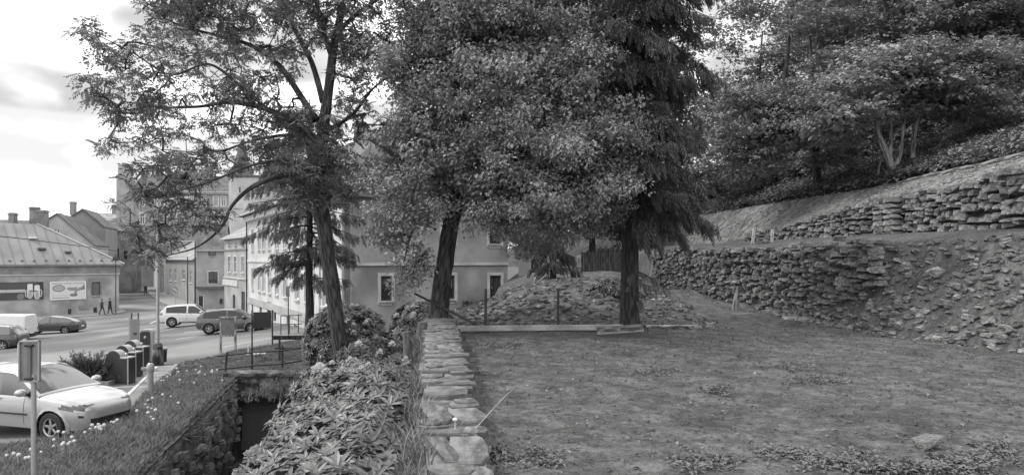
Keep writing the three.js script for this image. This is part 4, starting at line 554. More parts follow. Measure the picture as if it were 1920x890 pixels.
{
  const b = at(580, 612, 26); spruce('thin_spruce', 'thin spruce with sparse drooping boughs in front of the pale house wall', { base: [b.x, b.y - 0.1, b.z], h: 9, r0: 0.16, r1: 0.012, seed: 321, from: 2.1, to: 8.6, whorl: 4, gap: 0.4, dens: 21, drop: 0.38, shoot: 0.95, mat: mt.needlePale, pick: (y, cx) => (y < 6 ? 2.15 : 1.9 - 0.25 * (y - 6)) * (cx < 0 ? 1.1 : 0.95) });
}
{
  const b = at(1038, 528, 28); spruce('young_spruce', 'small dark spruce with low hanging boughs at the top of the rubble slope', { base: [b.x, b.y - 0.1, b.z], h: 7, r0: 0.13, r1: 0.03, seed: 331, from: 0.9, to: 6.6, whorl: 5, gap: 0.4, dens: 20, drop: 0.5, shoot: 1, pick: (y, cx) => (cx < -0.2 ? 1.9 : 1.2) * (1 - y / 9) });
}
// ------------------------------------------------------------------ the wood on the hillside
const woods = [
  ['spreading pale-leaved tree with forked pale trunk at the edge of the wood', { d: 29, leafMat: woodMatPale, bark: mt.barkPale, tips: 0.011, per: 6, deep: 3.2, spread: 0.5, size: 1.15, flatten: 0.35, squash: 0.6,
    limbs: [[[1682, 345, 0, 0.19], [1676, 320, 0, 0.17], [1662, 285, 0, 0.14], [1648, 250, 0, 0.11], [1640, 210, 0, 0.08], [1620, 150, 0, 0.05]], [[1677, 322, 0, 0.11], [1688, 290, 0, 0.09], [1693, 255, 0, 0.07], [1700, 200, 0, 0.05]], [[1668, 300, 0, 0.1], [1672, 255, 0, 0.07], [1668, 200, 0, 0.05]], [[1662, 328, 0.2, 0.05], [1649, 325, 0.2, 0.045], [1654, 290, 0.2, 0.035], [1656, 260, 0.2, 0.02]]],
    blobs: [[1560, 200, 50], [1620, 170, 60], [1560, 250, 36], [1690, 140, 60], [1640, 110, 45], [1580, 150, 45], [1660, 190, 45, -1], [1530, 230, 30], [1720, 100, 40], [1600, 215, 40, -1]] }],
  ['pale-leaved tree with one straight and one leaning pale stem beside the forked tree', { d: 29.5, leafMat: woodMatPale, bark: mt.barkPale, tips: 0.011, per: 6, deep: 3.2, spread: 0.5, size: 1.15, flatten: 0.35, squash: 0.6,
    limbs: [[[1716, 338, 0, 0.12], [1713, 290, 0, 0.11], [1715, 250, 0, 0.1], [1728, 215, 0, 0.08], [1760, 170, 0, 0.05]], [[1722, 336, 0, 0.09], [1738, 305, 0, 0.08], [1765, 270, 0, 0.065], [1800, 230, 0, 0.045], [1830, 180, 0, 0.03]]],
    blobs: [[1760, 110, 60], [1830, 150, 60], [1880, 190, 40], [1780, 160, 50], [1850, 100, 50], [1800, 200, 34], [1860, 205, 30], [1740, 160, 40]] }],
  ['dark tree with a straight grey trunk at the left edge of the wood', { d: 34, leafMat: woodMat, tips: 0.011, per: 6, deep: 3.5, spread: 0.6, size: 1.25, flatten: 0.4, squash: 0.65,
    limbs: [[[1533, 368, 0, 0.2], [1532, 320, 0, 0.18], [1530, 260, 0, 0.15], [1525, 180, 0, 0.12], [1520, 80, 0, 0.07]], [[1530, 250, 0, 0.1], [1480, 200, -0.5, 0.06], [1430, 170, -1, 0.04]], [[1528, 200, 0, 0.1], [1580, 130, 0.5, 0.06], [1620, 80, 1, 0.04]]],
    blobs: [[1500, 250, 46, -1], [1450, 220, 50, -1], [1400, 200, 55], [1510, 200, 50], [1570, 110, 44], [1480, 175, 36], [1560, 290, 26, -1], [1420, 270, 40, -0.5], [1380, 260, 40], [1410, 310, 30], [1590, 60, 50], [1540, 30, 44]] }],
  ['tall loose-leaved tree reaching over the sky gap above the spruce boughs', { d: 44, leafMat: woodMat, tips: 0.0095, per: 5, deep: 4, spread: 0.7, size: 1.35, flatten: 0.45, squash: 0.7,
    limbs: [[[1450, 395, 0, 0.24], [1455, 300, 0, 0.2], [1465, 200, 0, 0.16], [1480, 80, 0, 0.1], [1490, -20, 0, 0.06]], [[1462, 220, 0, 0.1], [1430, 170, 0, 0.06], [1390, 150, 0, 0.03]]],
    blobs: [[1380, 10, 44, 0, 0.5], [1440, 15, 40, 0, 0.45], [1490, 50, 34, 0, 0.45], [1350, 180, 44], [1420, 180, 40], [1340, 240, 50], [1400, 330, 44], [1480, 320, 44], [1350, 310, 46], [1330, 70, 36, 0, 0.6], [1460, 230, 50], [1530, -10, 50]] }],
  ['dark broad tree filling the upper right corner of the wood', { d: 33, leafMat: woodMat, tips: 0.0105, per: 6, deep: 3.5, spread: 0.6, size: 1.25, flatten: 0.4, squash: 0.65,
    limbs: [[[1850, 330, 3, 0.24], [1855, 250, 3, 0.2], [1850, 150, 2, 0.15], [1840, 40, 1, 0.1], [1835, -60, 1, 0.06]], [[1852, 190, 2, 0.1], [1900, 110, 0, 0.06], [1950, 60, 0, 0.03]]],
    blobs: [[1800, 20, 70], [1880, 40, 70], [1700, 30, 60, 2], [1750, 60, 50, 2], [1920, 110, 60], [1850, -40, 90], [1720, -30, 80, 2], [1930, 180, 46], [1910, 230, 34], [1950, 20, 60]] }],
  ['dark tree in the middle of the wood behind the forked tree', { d: 42, leafMat: woodMat, tips: 0.0105, per: 6, deep: 4, spread: 0.75, size: 1.5, flatten: 0.5, squash: 0.7,
    limbs: [[[1620, 350, 0, 0.24], [1622, 250, 0, 0.2], [1630, 150, 0, 0.15], [1640, 20, 0, 0.08]], [[1624, 200, 0, 0.1], [1570, 120, 0, 0.06]]],
    blobs: [[1620, 60, 60], [1660, 20, 60], [1580, 50, 40], [1640, 250, 55], [1570, 250, 55], [1720, 230, 55], [1520, 320, 40], [1600, 320, 46], [1690, 90, 60], [1680, 300, 40], [1760, 290, 44], [1600, -40, 70]] }],
  ['dark tree high on the hillside at the right behind the leaning stem', { d: 40, leafMat: woodMat, tips: 0.0105, per: 6, deep: 4, spread: 0.75, size: 1.5, flatten: 0.5, squash: 0.7,
    limbs: [[[1800, 300, 0, 0.24], [1805, 200, 0, 0.2], [1810, 100, 0, 0.15], [1815, 0, 0, 0.08]], [[1806, 180, 0, 0.1], [1880, 120, 0, 0.06]]],
    blobs: [[1800, 60, 60], [1860, 110, 55], [1770, 130, 50], [1820, 230, 50], [1880, 240, 50], [1760, 240, 40], [1900, 60, 60], [1930, 150, 50], [1840, 290, 30]] }],
  ['dark bushy tree behind the spruce trunk at the foot of the wood', { d: 52, leafMat: woodMat, tips: 0.011, per: 6, deep: 4, spread: 0.8, size: 1.6, flatten: 0.6, squash: 0.8,
    limbs: [[[1260, 430, 0, 0.26], [1262, 340, 0, 0.2], [1265, 240, 0, 0.12], [1270, 120, 0, 0.06]], [[1262, 330, 0, 0.1], [1320, 260, 0, 0.05]]],
    blobs: [[1260, 380, 55], [1320, 370, 50], [1200, 400, 50], [1230, 320, 55], [1300, 300, 55], [1250, 240, 55], [1330, 230, 44], [1270, 170, 50], [1370, 370, 36], [1310, 430, 24], [1200, 250, 50], [1220, 150, 50], [1270, 90, 44]] }],
  ['dark round tree behind the rubble slope beside the house gable', { d: 48, leafMat: woodMat, tips: 0.011, per: 6, deep: 3.5, spread: 0.8, size: 1.5, flatten: 0.6, squash: 0.8,
    limbs: [[[1110, 460, 0, 0.22], [1112, 380, 0, 0.17], [1116, 300, 0, 0.1]], [[1112, 390, 0, 0.08], [1060, 340, 0, 0.04]]],
    blobs: [[1110, 400, 55], [1160, 420, 40], [1060, 400, 45], [1110, 330, 55], [1160, 340, 50], [1040, 330, 50], [1080, 260, 55], [1150, 260, 50], [990, 430, 36], [1000, 375, 46], [1010, 310, 40], [960, 400, 30], [972, 452, 26], [972, 330, 34], [985, 470, 20]] }],
  ['tall tree far up the hillside directly above the forked pale tree', { d: 52, leafMat: woodMat, tips: 0.011, per: 6, deep: 4.5, spread: 0.9, size: 1.7, flatten: 0.5, squash: 0.75,
    limbs: [[[1600, 300, 0, 0.26], [1602, 200, 0, 0.2], [1606, 80, 0, 0.14], [1610, -30, 0, 0.08]], [[1603, 150, 0, 0.1], [1550, 70, 0, 0.06], [1510, 10, 0, 0.04]]],
    blobs: [[1540, 60, 50], [1600, 20, 55], [1510, 20, 44], [1660, 70, 55], [1560, 130, 46], [1620, 110, 50], [1520, 110, 36, 0, 0.7], [1700, 10, 55], [1560, -30, 60], [1480, 110, 30, 0, 0.6]] }],
  ['far tree on the skyline of the wood seen through the gap beside the spruce', { d: 62, leafMat: woodMat, tips: 0.0115, per: 6, deep: 4, spread: 1, size: 1.8, flatten: 0.5, squash: 0.75,
    limbs: [[[1420, 330, 0, 0.26], [1422, 250, 0, 0.2], [1425, 150, 0, 0.12], [1430, 60, 0, 0.06]], [[1423, 220, 0, 0.1], [1370, 170, 0, 0.05]]],
    blobs: [[1400, 170, 46], [1450, 150, 44], [1360, 200, 44], [1420, 220, 50], [1480, 200, 44], [1430, 110, 26, 0, 0.7], [1500, 90, 34, 0, 0.7], [1340, 150, 30, 0, 0.6], [1390, 290, 44], [1460, 280, 44], [1470, 40, 30, 0, 0.5], [1410, 40, 34, 0, 0.6], [1370, 85, 30, 0, 0.6], [1450, 85, 26, 0, 0.5], [1350, 40, 26, 0, 0.6], [1520, 60, 34]] }],
  ['tree at the far right of the wood behind the corner tree', { d: 48, leafMat: woodMat, tips: 0.011, per: 6, deep: 4.5, spread: 0.9, size: 1.7, flatten: 0.5, squash: 0.75,
    limbs: [[[1740, 280, 0, 0.26], [1745, 180, 0, 0.2], [1750, 80, 0, 0.14], [1755, -20, 0, 0.08]], [[1746, 150, 0, 0.1], [1820, 90, 0, 0.06]]],
    blobs: [[1740, 30, 60], [1800, 70, 55], [1700, 90, 50], [1760, 110, 55], [1860, 40, 60], [1900, 110, 55], [1830, 130, 50], [1720, 180, 46], [1790, 190, 46], [1860, 190, 46], [1910, 200, 40]] }],
];
woods.forEach(([label, s], i) => { // trunks are rooted in the hillside under them
  const l0 = s.limbs[0][0], g = at(l0[0], l0[1], s.d + l0[2]), y = groundAny(g.x, -g.z) - 0.15; l0[1] = HZ - (y - EYE) / (s.d + l0[2]) * F; if (s.limbs[0][1][1] > l0[1] - 5) s.limbs[0][1][1] = l0[1] - 8;
  leafTree('woodland_tree', label, { seed: 500 + i * 13, leaf: FOREST, thin: 0.008, step: 0.7, twig: mt.twig, tone: [0.6, 1.4], ...s, group: 'trees of the hillside wood' });
});
// ------------------------------------------------------------------ cars: lofted bodies with glazing, lamps, wheels
function makeCar(name, label, s) { // local axes: x forwards, y up, z to the right-hand side of the viewer's near flank
  const root = thing(name, label, s.cat ?? 'car', s.pos, s.turn), L = s.L, Wd = s.W / 2, hx = L / 2, B = {}, PR = { paint: s.paint, glass: mt.glass, dark: mt.black, lamp: mt.lamp, rear: mt.lampRear };
  const put = (k, tri) => { const a = (B[k] ??= []); for (const v of tri) a.push(v.x, v.y, v.z); };
  const top = (x) => lin(s.top, x / hx), bot = (x) => lin(s.bot ?? [[-1, 0.34], [-0.9, 0.24], [0.9, 0.22], [1, 0.3]], x / hx), wid = (x) => Wd * lin(s.plan ?? [[-1, 0.8], [-0.95, 0.92], [-0.8, 0.985], [0, 1], [0.7, 0.97], [0.88, 0.88], [0.96, 0.74], [1, 0.58]], x / hx);
  const xs = []; const N = 74; for (let i = 0; i <= N; i++) { const t = i / N * 2 - 1; xs.push(hx * Math.sign(t) * (1 - Math.pow(1 - Math.abs(t), 1.35))); } for (const g of s.gaps ?? []) xs.push(g * hx - 0.008, g * hx + 0.008); xs.sort((a, b) => a - b);
  const prof = [[0, 0.84], [0.06, 0.95], [0.16, 0.975], [0.28, 0.99], [0.4, 1], [0.52, 1], [0.62, 0.995], [0.72, 0.985], [0.8, 0.975], [0.88, 0.955], [0.94, 0.925], [0.985, 0.87], [1.0, 0.78], [1.02, 0.55], [1.03, 0.28], [1.035, 0]];
  const sec = (x) => { const t = top(x), b = bot(x), w = wid(x); return prof.map(([v, k]) => V(x, b + (t - b) * v, w * k)); };
  const R = s.wheelR, ra = R + 0.075, wx = [s.wheels[0] * hx, s.wheels[1] * hx];
  const kind = (c, j) => { const X = c.x / hx; for (const g of s.gaps ?? []) if (Math.abs(c.x - g * hx) < 0.008 && j > 1 && j < 11) return 'dark'; for (const [k, x0, x1, y0, y1, z0 = 0] of s.marks ?? []) if (X > x0 && X < x1 && c.y > y0 && c.y < y1 && Math.abs(c.z) >= z0) return k; return 'paint'; };
  const flip = (v) => V(v.x, v.y, -v.z);
  for (let i = 0; i + 1 < xs.length; i++) { const A = sec(xs[i]), C = sec(xs[i + 1]); for (let j = 0; j + 1 < prof.length; j++) { const c = A[j].clone().add(C[j + 1]).multiplyScalar(0.5); if (j < 11 && wx.some((w) => Math.hypot(c.x - w, c.y - R) < ra - 0.015)) continue; const k = kind(c, j), q = [A[j], C[j], C[j + 1], A[j], C[j + 1], A[j + 1]]; put(k, q); put(k, q.map(flip).reverse()); } }
  for (const x of [-hx, hx]) { const A = sec(x); for (let j = 0; j + 1 < prof.length; j++) { const m0 = V(x, A[j].y, 0), m1 = V(x, A[j + 1].y, 0), n = 5; for (let k = 0; k < n; k++) { const a = A[j].clone().lerp(m0, k / n), b = A[j].clone().lerp(m0, (k + 1) / n), c = A[j + 1].clone().lerp(m1, (k + 1) / n), d = A[j + 1].clone().lerp(m1, k / n), md = a.clone().add(c).multiplyScalar(0.5), kk = kind(md, j), q = [a, b, c, a, c, d]; put(kk, q); put(kk, q.map(flip).reverse()); } } }
  { const q = []; for (const x of [-hx * 0.96, hx * 0.96]) q.push(V(x, 0.26, -Wd * 0.8), V(x, 0.26, Wd * 0.8)); put('dark', [q[0], q[1], q[2], q[1], q[3], q[2]]); }
  // cabin
  const [xa, xb, xc, xd] = s.cabin.map((v) => v * hx), rt = s.roof; const M2 = 60, cx = []; for (let i = 0; i <= M2; i++) cx.push(mix(xd, xa, i / M2)); const G = [];
  const roofY = (x) => { const y = x > xb ? mix(rt - 0.035, top(xa) + 0.01, Math.pow((x - xb) / (xa - xb), 1.12)) : x < xc ? mix(rt - (s.fall ?? 0.08), top(xd) + 0.02, Math.pow((xc - x) / (xc - xd), s.rearPow ?? 1.35)) : rt - 0.035 * Math.pow((x - (xb + xc) / 2) / ((xb - xc) / 2), 2) - (s.fall ?? 0.08) * clamp((xb - x) / (xb - xc)) ** 2 + (0.035 * 0); return y; };
  const cab = (x) => { const y0 = top(x) - 0.03, y1 = Math.max(roofY(x), y0 + 0.02), w = wid(x) * 0.93, wt = wid(clamp(x, xc, xb)) * 0.93, inn = (y) => w - (y - y0) * (s.tumble ?? 0.33) , z4 = Math.max(0.2, inn(y1 - 0.07 * clamp((y1 - y0) * 4))); const o = []; for (const t of [0, 0.33, 0.66, 1]) { const y = mix(y0, y1 - 0.07 * clamp((y1 - y0) * 4), t); o.push(V(x, y, mix(w, z4, t))); } o.push(V(x, y1 - 0.02 * clamp((y1 - y0) * 4), z4 - 0.07), V(x, y1 + 0.012, z4 * 0.6), V(x, y1 + 0.022, z4 * 0.3), V(x, y1 + 0.025, 0)); return o; };
  const inPillar = (x) => (s.pillars ?? []).some(([a, b]) => x > a * hx && x < b * hx);
  for (let i = 0; i < M2; i++) { const A = cab(cx[i]), C = cab(cx[i + 1]), xm = (cx[i] + cx[i + 1]) / 2; for (let j = 0; j < 7; j++) { const k = j < 3 ? (inPillar(xm) || xm < xc - (xc - xd) * (s.rearQ ?? 0.5) || xm > xb + (xa - xb) * 0.86 ? 'paint' : s.blind && xm < s.blind * hx ? 'paint' : 'side_window' + (s.pillars ?? []).filter(([a]) => xm > a * hx).length) : j === 3 ? 'paint' : xm > xb + 0.02 && xm < xa - 0.06 ? 'windscreen' : xm < xc - 0.05 && xm > xd + 0.05 && !s.blind ? 'rear_window' : xm >= xa - 0.06 || xm <= xd + 0.05 ? 'paint' : 'roof'; const q = [A[j], C[j], C[j + 1], A[j], C[j + 1], A[j + 1]]; put(k, q); put(k, q.map(flip).reverse()); } }
  const names = { paint: 'body', dark: 'trim', lamp: 'headlight', rear: 'tail_light' }, mats = { ...PR, side_window0: mt.glass, side_window1: mt.glass, windscreen: mt.glass, rear_window: mt.glass, roof: s.paint };
  for (const [k, a] of Object.entries(B)) { const g = new THREE.BufferGeometry(); g.setAttribute('position', new THREE.Float32BufferAttribute(a, 3)); const split = /lamp|rear$|side/.test(k); const sides = split ? [1, -1] : [0]; for (const sd of sides) { const b = sd ? a.filter((_, i) => { const t = Math.floor(i / 9) * 9; return sd * (a[t + 2] + a[t + 5] + a[t + 8]) > 0; }) : a; if (!b.length) continue; const h = new THREE.BufferGeometry(); h.setAttribute('position', new THREE.Float32BufferAttribute(b, 3)); h.computeVertexNormals(); part(root, names[k] ?? k.replace(/\d/, ''), smoothN(h), mats[k]); } }
  // arches and wheels
  for (const w of wx) for (const sd of [-1, 1]) {
    const q = []; const n = 22; for (let i = 0; i < n; i++) { const P0 = [i, i + 1].map((k) => { const a = mix(-0.3, Math.PI + 0.3, k / n), dir = [Math.cos(a), Math.sin(a)]; return [ra - 0.03, ra + 0.05].map((rr, e) => { const x = w + dir[0] * rr, y = R + dir[1] * rr; return V(x, y, sd * (wid(x) * (e ? 0.985 : 1.004) + (e ? 0.003 : 0.006))); }).concat([V(w + dir[0] * (ra - 0.03), R + dir[1] * (ra - 0.03), sd * (Wd - 0.34))]); }); q.push(P0[0][0], P0[0][1], P0[1][1], P0[0][0], P0[1][1], P0[1][0]); }
    const g = new THREE.BufferGeometry(); g.setAttribute('position', new THREE.Float32BufferAttribute(q.flatMap((v) => [v.x, v.y, v.z]), 3)); part(root, 'wheel_arch', smoothN(g), s.archMat ?? s.paint);
    const li = new THREE.CylinderGeometry(ra - 0.02, ra - 0.02, 0.3, 20, 1, true); li.rotateX(Math.PI / 2); li.translate(w, R, sd * (Wd - 0.2)); part(root, 'arch_liner', clean(li), mt.black); const bk = new THREE.CircleGeometry(ra - 0.02, 20); bk.translate(w, R, sd * (Wd - 0.34)); part(root, 'arch_liner', clean(bk), mt.black);
    const pr = [[R * 0.62, -0.1], [R * 0.66, -0.105], [R * 0.9, -0.11], [R * 0.985, -0.085], [R, -0.04], [R, 0.04], [R * 0.985, 0.085], [R * 0.9, 0.11], [R * 0.66, 0.105], [R * 0.62, 0.1]].map(([a, b]) => new THREE.Vector2(a, b)), ty = new THREE.LatheGeometry(pr, 28); ty.rotateX(Math.PI / 2); ty.translate(w, R, sd * (Wd - 0.125)); const tyre = part(root, 'tyre', clean(ty), mt.rubber);
    const zf = sd * (Wd - 0.055), rg = []; const ring = new THREE.TorusGeometry(R * 0.63, 0.028, 6, 26); ring.translate(w, R, zf); rg.push(clean(ring)); for (let k = 0; k < 5; k++) { const a = k / 5 * 6.283 + 0.5, b = box(R * 0.56, R * 0.17, 0.03, R * 0.32, 0, 0, 0.012); b.rotateZ(a); b.translate(w, R, zf - sd * 0.01); rg.push(b); } const hb = new THREE.CylinderGeometry(R * 0.16, R * 0.18, 0.05, 14); hb.rotateX(Math.PI / 2); hb.translate(w, R, zf); rg.push(clean(hb)); part(tyre, 'rim', merge(rg), mt.rim);
    const dk = new THREE.CylinderGeometry(R * 0.62, R * 0.62, 0.02, 22); dk.rotateX(Math.PI / 2); dk.translate(w, R, zf - sd * 0.06); part(tyre, 'brake_disc', clean(dk), mt.metal);
  }
  for (const sd of [-1, 1]) { if (!s.noMirror) { const mx = xb + (xa - xb) * 0.62, mg = new THREE.SphereGeometry(1, 12, 8); mg.scale(0.11, 0.085, 0.13); mg.translate(mx, top(mx) + 0.07, sd * (wid(mx) + 0.08)); part(root, 'mirror', clean(mg), s.paint); part(root, 'mirror_arm', box(0.08, 0.04, 0.14, mx, top(mx) + 0.015, sd * (wid(mx) - 0.01)), mt.black); }
    for (const h of s.handles ?? []) part(root, 'door_handle', box(0.2, 0.035, 0.03, h * hx, top(h * hx) - 0.1, sd * (wid(h * hx) * 0.965 + 0.012), 0.012), s.handleMat ?? s.paint);
    if (s.strip) part(root, 'side_moulding', box(L * 0.42, 0.04, 0.02, -0.02 * L, 0.58, sd * (Wd * 1.0 + 0.004), 0.008), mt.black); }
  const pl = (x, y) => part(root, 'number_plate', box(0.02, 0.11, 0.5, x, y, 0), mt.frame); pl(-hx - 0.008, s.plateY ?? 0.6); if (s.emblem) { const g = new THREE.OctahedronGeometry(0.055); g.scale(0.3, 1, 0.7); g.translate(hx * 0.985, 0.66, 0); part(root, 'emblem', clean(g), mt.rim); }
  return root;
}
function smoothN(g) { // average normals of coincident corners that bend less than 40 degrees
  g.computeVertexNormals(); const p = g.attributes.position, n = g.attributes.normal, map = new Map(), key = (i) => Math.round(p.getX(i) * 2000) + ',' + Math.round(p.getY(i) * 2000) + ',' + Math.round(p.getZ(i) * 2000), f = []; for (let i = 0; i < p.count; i++) { const k = key(i); let l = map.get(k); if (!l) map.set(k, l = []); l.push(i); f.push([n.getX(i), n.getY(i), n.getZ(i)]); }
  for (const l of map.values()) for (const i of l) { let x = 0, y = 0, z = 0; for (const j of l) { const d = f[i][0] * f[j][0] + f[i][1] * f[j][1] + f[i][2] * f[j][2]; if (d > 0.77) { x += f[j][0]; y += f[j][1]; z += f[j][2]; } } const q = Math.hypot(x, y, z) || 1; n.setXYZ(i, x / q, y / q, z / q); }
  return clean(g);
}
const silver = P(0.42, { rough: 0.32, metal: 0.35, coat: 0.9 }), whiteP = P(0.62, { rough: 0.4, coat: 0.7 }), darkP = P(0.045, { rough: 0.35, metal: 0.3, coat: 1 }), greyP = P(0.07, { rough: 0.35, metal: 0.3, coat: 1 });
const carAt = (px, d, z = 0) => { const x = gx(px, d); return [x, square(x, d) + 0.012, -d]; };
makeCar('silver_car', 'silver family car parked nose to the lawn at the left edge', { pos: [-11.28, square(-11.2, 16.3) + 0.02, -16.36], turn: -0.28, L: 4.6, W: 1.81, roof: 1.52, paint: silver, wheelR: 0.325, wheels: [-0.56, 0.65], top: [[-1, 0.72], [-0.97, 0.97], [-0.9, 1.03], [0.3, 0.99], [0.42, 0.985], [0.62, 0.945], [0.8, 0.885], [0.92, 0.8], [0.98, 0.71], [1, 0.6]], plan: [[-1, 0.8], [-0.95, 0.92], [-0.8, 0.985], [0, 1], [0.66, 0.975], [0.8, 0.92], [0.9, 0.82], [0.96, 0.7], [1, 0.5]],
  cabin: [0.49, 0.1, -0.62, -0.97], pillars: [[-0.13, -0.1]], rearQ: 0.6, gaps: [-0.12, 0.33], handles: [0.0, -0.38], strip: true, emblem: true, marks: [['lamp', 0.72, 0.955, 0.68, 0.79, 0.36], ['dark', 0.975, 1.01, 0.3, 0.5], ['dark', 0.8, 0.955, 0.525, 0.555, 0.3], ['rear', -1.01, -0.9, 0.7, 0.92, 0.5]] });
makeCar('white_car', 'white compact off-roader parked behind the dark hatchback near the street houses', { pos: carAt(360, 54), turn: 0.24, L: 4.45, W: 1.85, roof: 1.64, paint: whiteP, wheelR: 0.36, wheels: [-0.58, 0.6], top: [[-1, 0.95], [-0.96, 1.1], [0.2, 1.02], [0.5, 1.0], [0.75, 0.94], [0.92, 0.84], [1, 0.68]], cabin: [0.5, 0.12, -0.75, -0.99], pillars: [[-0.13, -0.08]], rearQ: 0.1, gaps: [-0.1, 0.33], handles: [0.02, -0.36], archMat: whiteP, marks: [['lamp', 0.8, 0.96, 0.72, 0.85, 0.45], ['rear', -1.01, -0.88, 0.88, 1.06, 0.55], ['dark', -1.01, -0.97, 0.3, 0.5]], bot: [[-1, 0.42], [-0.9, 0.32], [0.9, 0.3], [1, 0.38]] });
makeCar('dark_hatchback', 'dark grey hatchback standing behind the white notice board', { pos: carAt(436, 43), turn: 0.16, L: 4.0, W: 1.72, roof: 1.45, paint: greyP, wheelR: 0.31, wheels: [-0.6, 0.62], top: [[-1, 0.85], [-0.96, 0.98], [0.2, 0.92], [0.5, 0.9], [0.75, 0.83], [0.92, 0.72], [1, 0.55]], cabin: [0.58, 0.15, -0.7, -0.98], pillars: [[-0.12, -0.08]], rearQ: 0.25, gaps: [-0.1, 0.38], handles: [0.0, -0.35], handleMat: mt.metalPale, marks: [['lamp', 0.78, 0.95, 0.6, 0.72, 0.4], ['rear', -1.01, -0.9, 0.75, 0.97, 0.5]] });
makeCar('dark_sedan', 'dark saloon car with sloping rear parked in front of the shop wall', { pos: carAt(97, 57), turn: Math.PI + 0.16, L: 4.6, W: 1.8, roof: 1.44, paint: darkP, wheelR: 0.33, wheels: [-0.58, 0.6], top: [[-1, 0.8], [-0.98, 0.98], [-0.85, 1.0], [0.3, 0.92], [0.5, 0.88], [0.75, 0.8], [0.92, 0.7], [1, 0.52]], cabin: [0.5, 0.14, -0.4, -0.88], pillars: [[-0.1, -0.06]], rearQ: 0.75, rearPow: 1.5, gaps: [-0.08, 0.33], handles: [0.02, -0.34], marks: [['lamp', 0.8, 0.95, 0.58, 0.7, 0.4], ['rear', -1.01, -0.92, 0.75, 0.95, 0.45]] });
makeCar('white_van', 'white panel van with dark bumper parked between the two dark cars at the left edge', { cat: 'van', pos: carAt(-8, 52), turn: Math.PI + 0.1, L: 5.0, W: 1.9, roof: 2.0, paint: whiteP, wheelR: 0.33, wheels: [-0.6, 0.62], top: [[-1, 1.0], [-0.97, 1.15], [0.4, 1.1], [0.7, 1.02], [0.9, 0.85], [1, 0.65]], cabin: [0.72, 0.38, -0.96, -0.995], blind: 0.1, tumble: 0.12, fall: 0.02, pillars: [[0.05, 0.1]], gaps: [0.08, 0.5], handles: [0.15], marks: [['dark', -1.01, -0.86, 0.2, 0.62], ['rear', -1.01, -0.97, 0.7, 1.0, 0.7], ['lamp', 0.85, 0.98, 0.7, 0.85, 0.5]], plan: [[-1, 0.94], [-0.98, 0.985], [0.6, 1], [0.85, 0.95], [0.96, 0.82], [1, 0.65]] });
makeCar('dark_estate', 'dark tall estate car cut off by the left edge of the view', { pos: carAt(-26, 45.5), turn: Math.PI + 0.2, L: 4.4, W: 1.8, roof: 1.62, paint: darkP, wheelR: 0.34, wheels: [-0.58, 0.6], top: [[-1, 0.9], [-0.96, 1.06], [0.2, 1.0], [0.5, 0.96], [0.75, 0.88], [0.92, 0.76], [1, 0.6]], cabin: [0.5, 0.12, -0.7, -0.98], pillars: [[-0.12, -0.07]], rearQ: 0.2, gaps: [-0.1, 0.33], handles: [0.0, -0.35], marks: [['lamp', 0.8, 0.95, 0.62, 0.75, 0.4], ['rear', -1.01, -0.9, 0.8, 1.02, 0.5]] });
// ------------------------------------------------------------------ pavements, markings, street furniture
{
  const ribbon = (name, L, R, h) => { const n = L.length - 1, q = sheet(1, n * 6, (u, v) => { const k = Math.min(n - 1, Math.floor(v * n)), t = v * n - k, a = L[k].clone().lerp(L[k + 1], t), b = R[k].clone().lerp(R[k + 1], t), p = a.lerp(b, u); p.y = square(p.x, -p.z) + h; return p; }); const e = sheet(1, n * 6, (u, v) => { const k = Math.min(n - 1, Math.floor(v * n)), t = v * n - k, a = L[k].clone().lerp(L[k + 1], t); a.y = square(a.x, -a.z) + mix(-0.1, h, u); return a; }); struct(name, mergeGeometries([q, e].map(clean)), mt.pave); };
  const W = (px, d) => V(gx(px, d), 0, -d);
  ribbon('pavement', [W(262, 185), W(263, 160), W(272, 128), W(290, 110), W(306, 98), W(330, 88)], [W(270, 186), W(282, 150), W(309, 124), W(340, 106), W(366, 97), W(392, 88)], 0.13);
  ribbon('pavement', [W(-40, 67), W(60, 71.5), W(150, 75.2), W(205, 77.5), W(236, 82)], [W(-40, 72.5), W(60, 76.5), W(150, 79.7), W(205, 81.7), W(228, 86)], 0.12);
  const stripe = (a, b, w, lab) => { const u = b.clone().sub(a).setY(0).normalize(), n = V(-u.z, 0, u.x).multiplyScalar(w / 2), q = sheet(1, 6, (s, t) => { const p = a.clone().lerp(b, t).addScaledVector(n, s * 2 - 1); p.y = square(p.x, -p.z) + 0.006; return p; }); struct('road_marking', q, mt.white); };
  stripe(at(300, 618, 50).setY(0), at(330, 616, 52).setY(0), 0.12); stripe(W(345, 47), W(375, 46), 0.12); stripe(W(330, 41), W(365, 42), 0.12); stripe(W(415, 33.3), W(540, 37.5), 0.12); stripe(W(400, 52), W(440, 56), 0.12); stripe(W(280, 62), W(300, 70), 0.12);
}
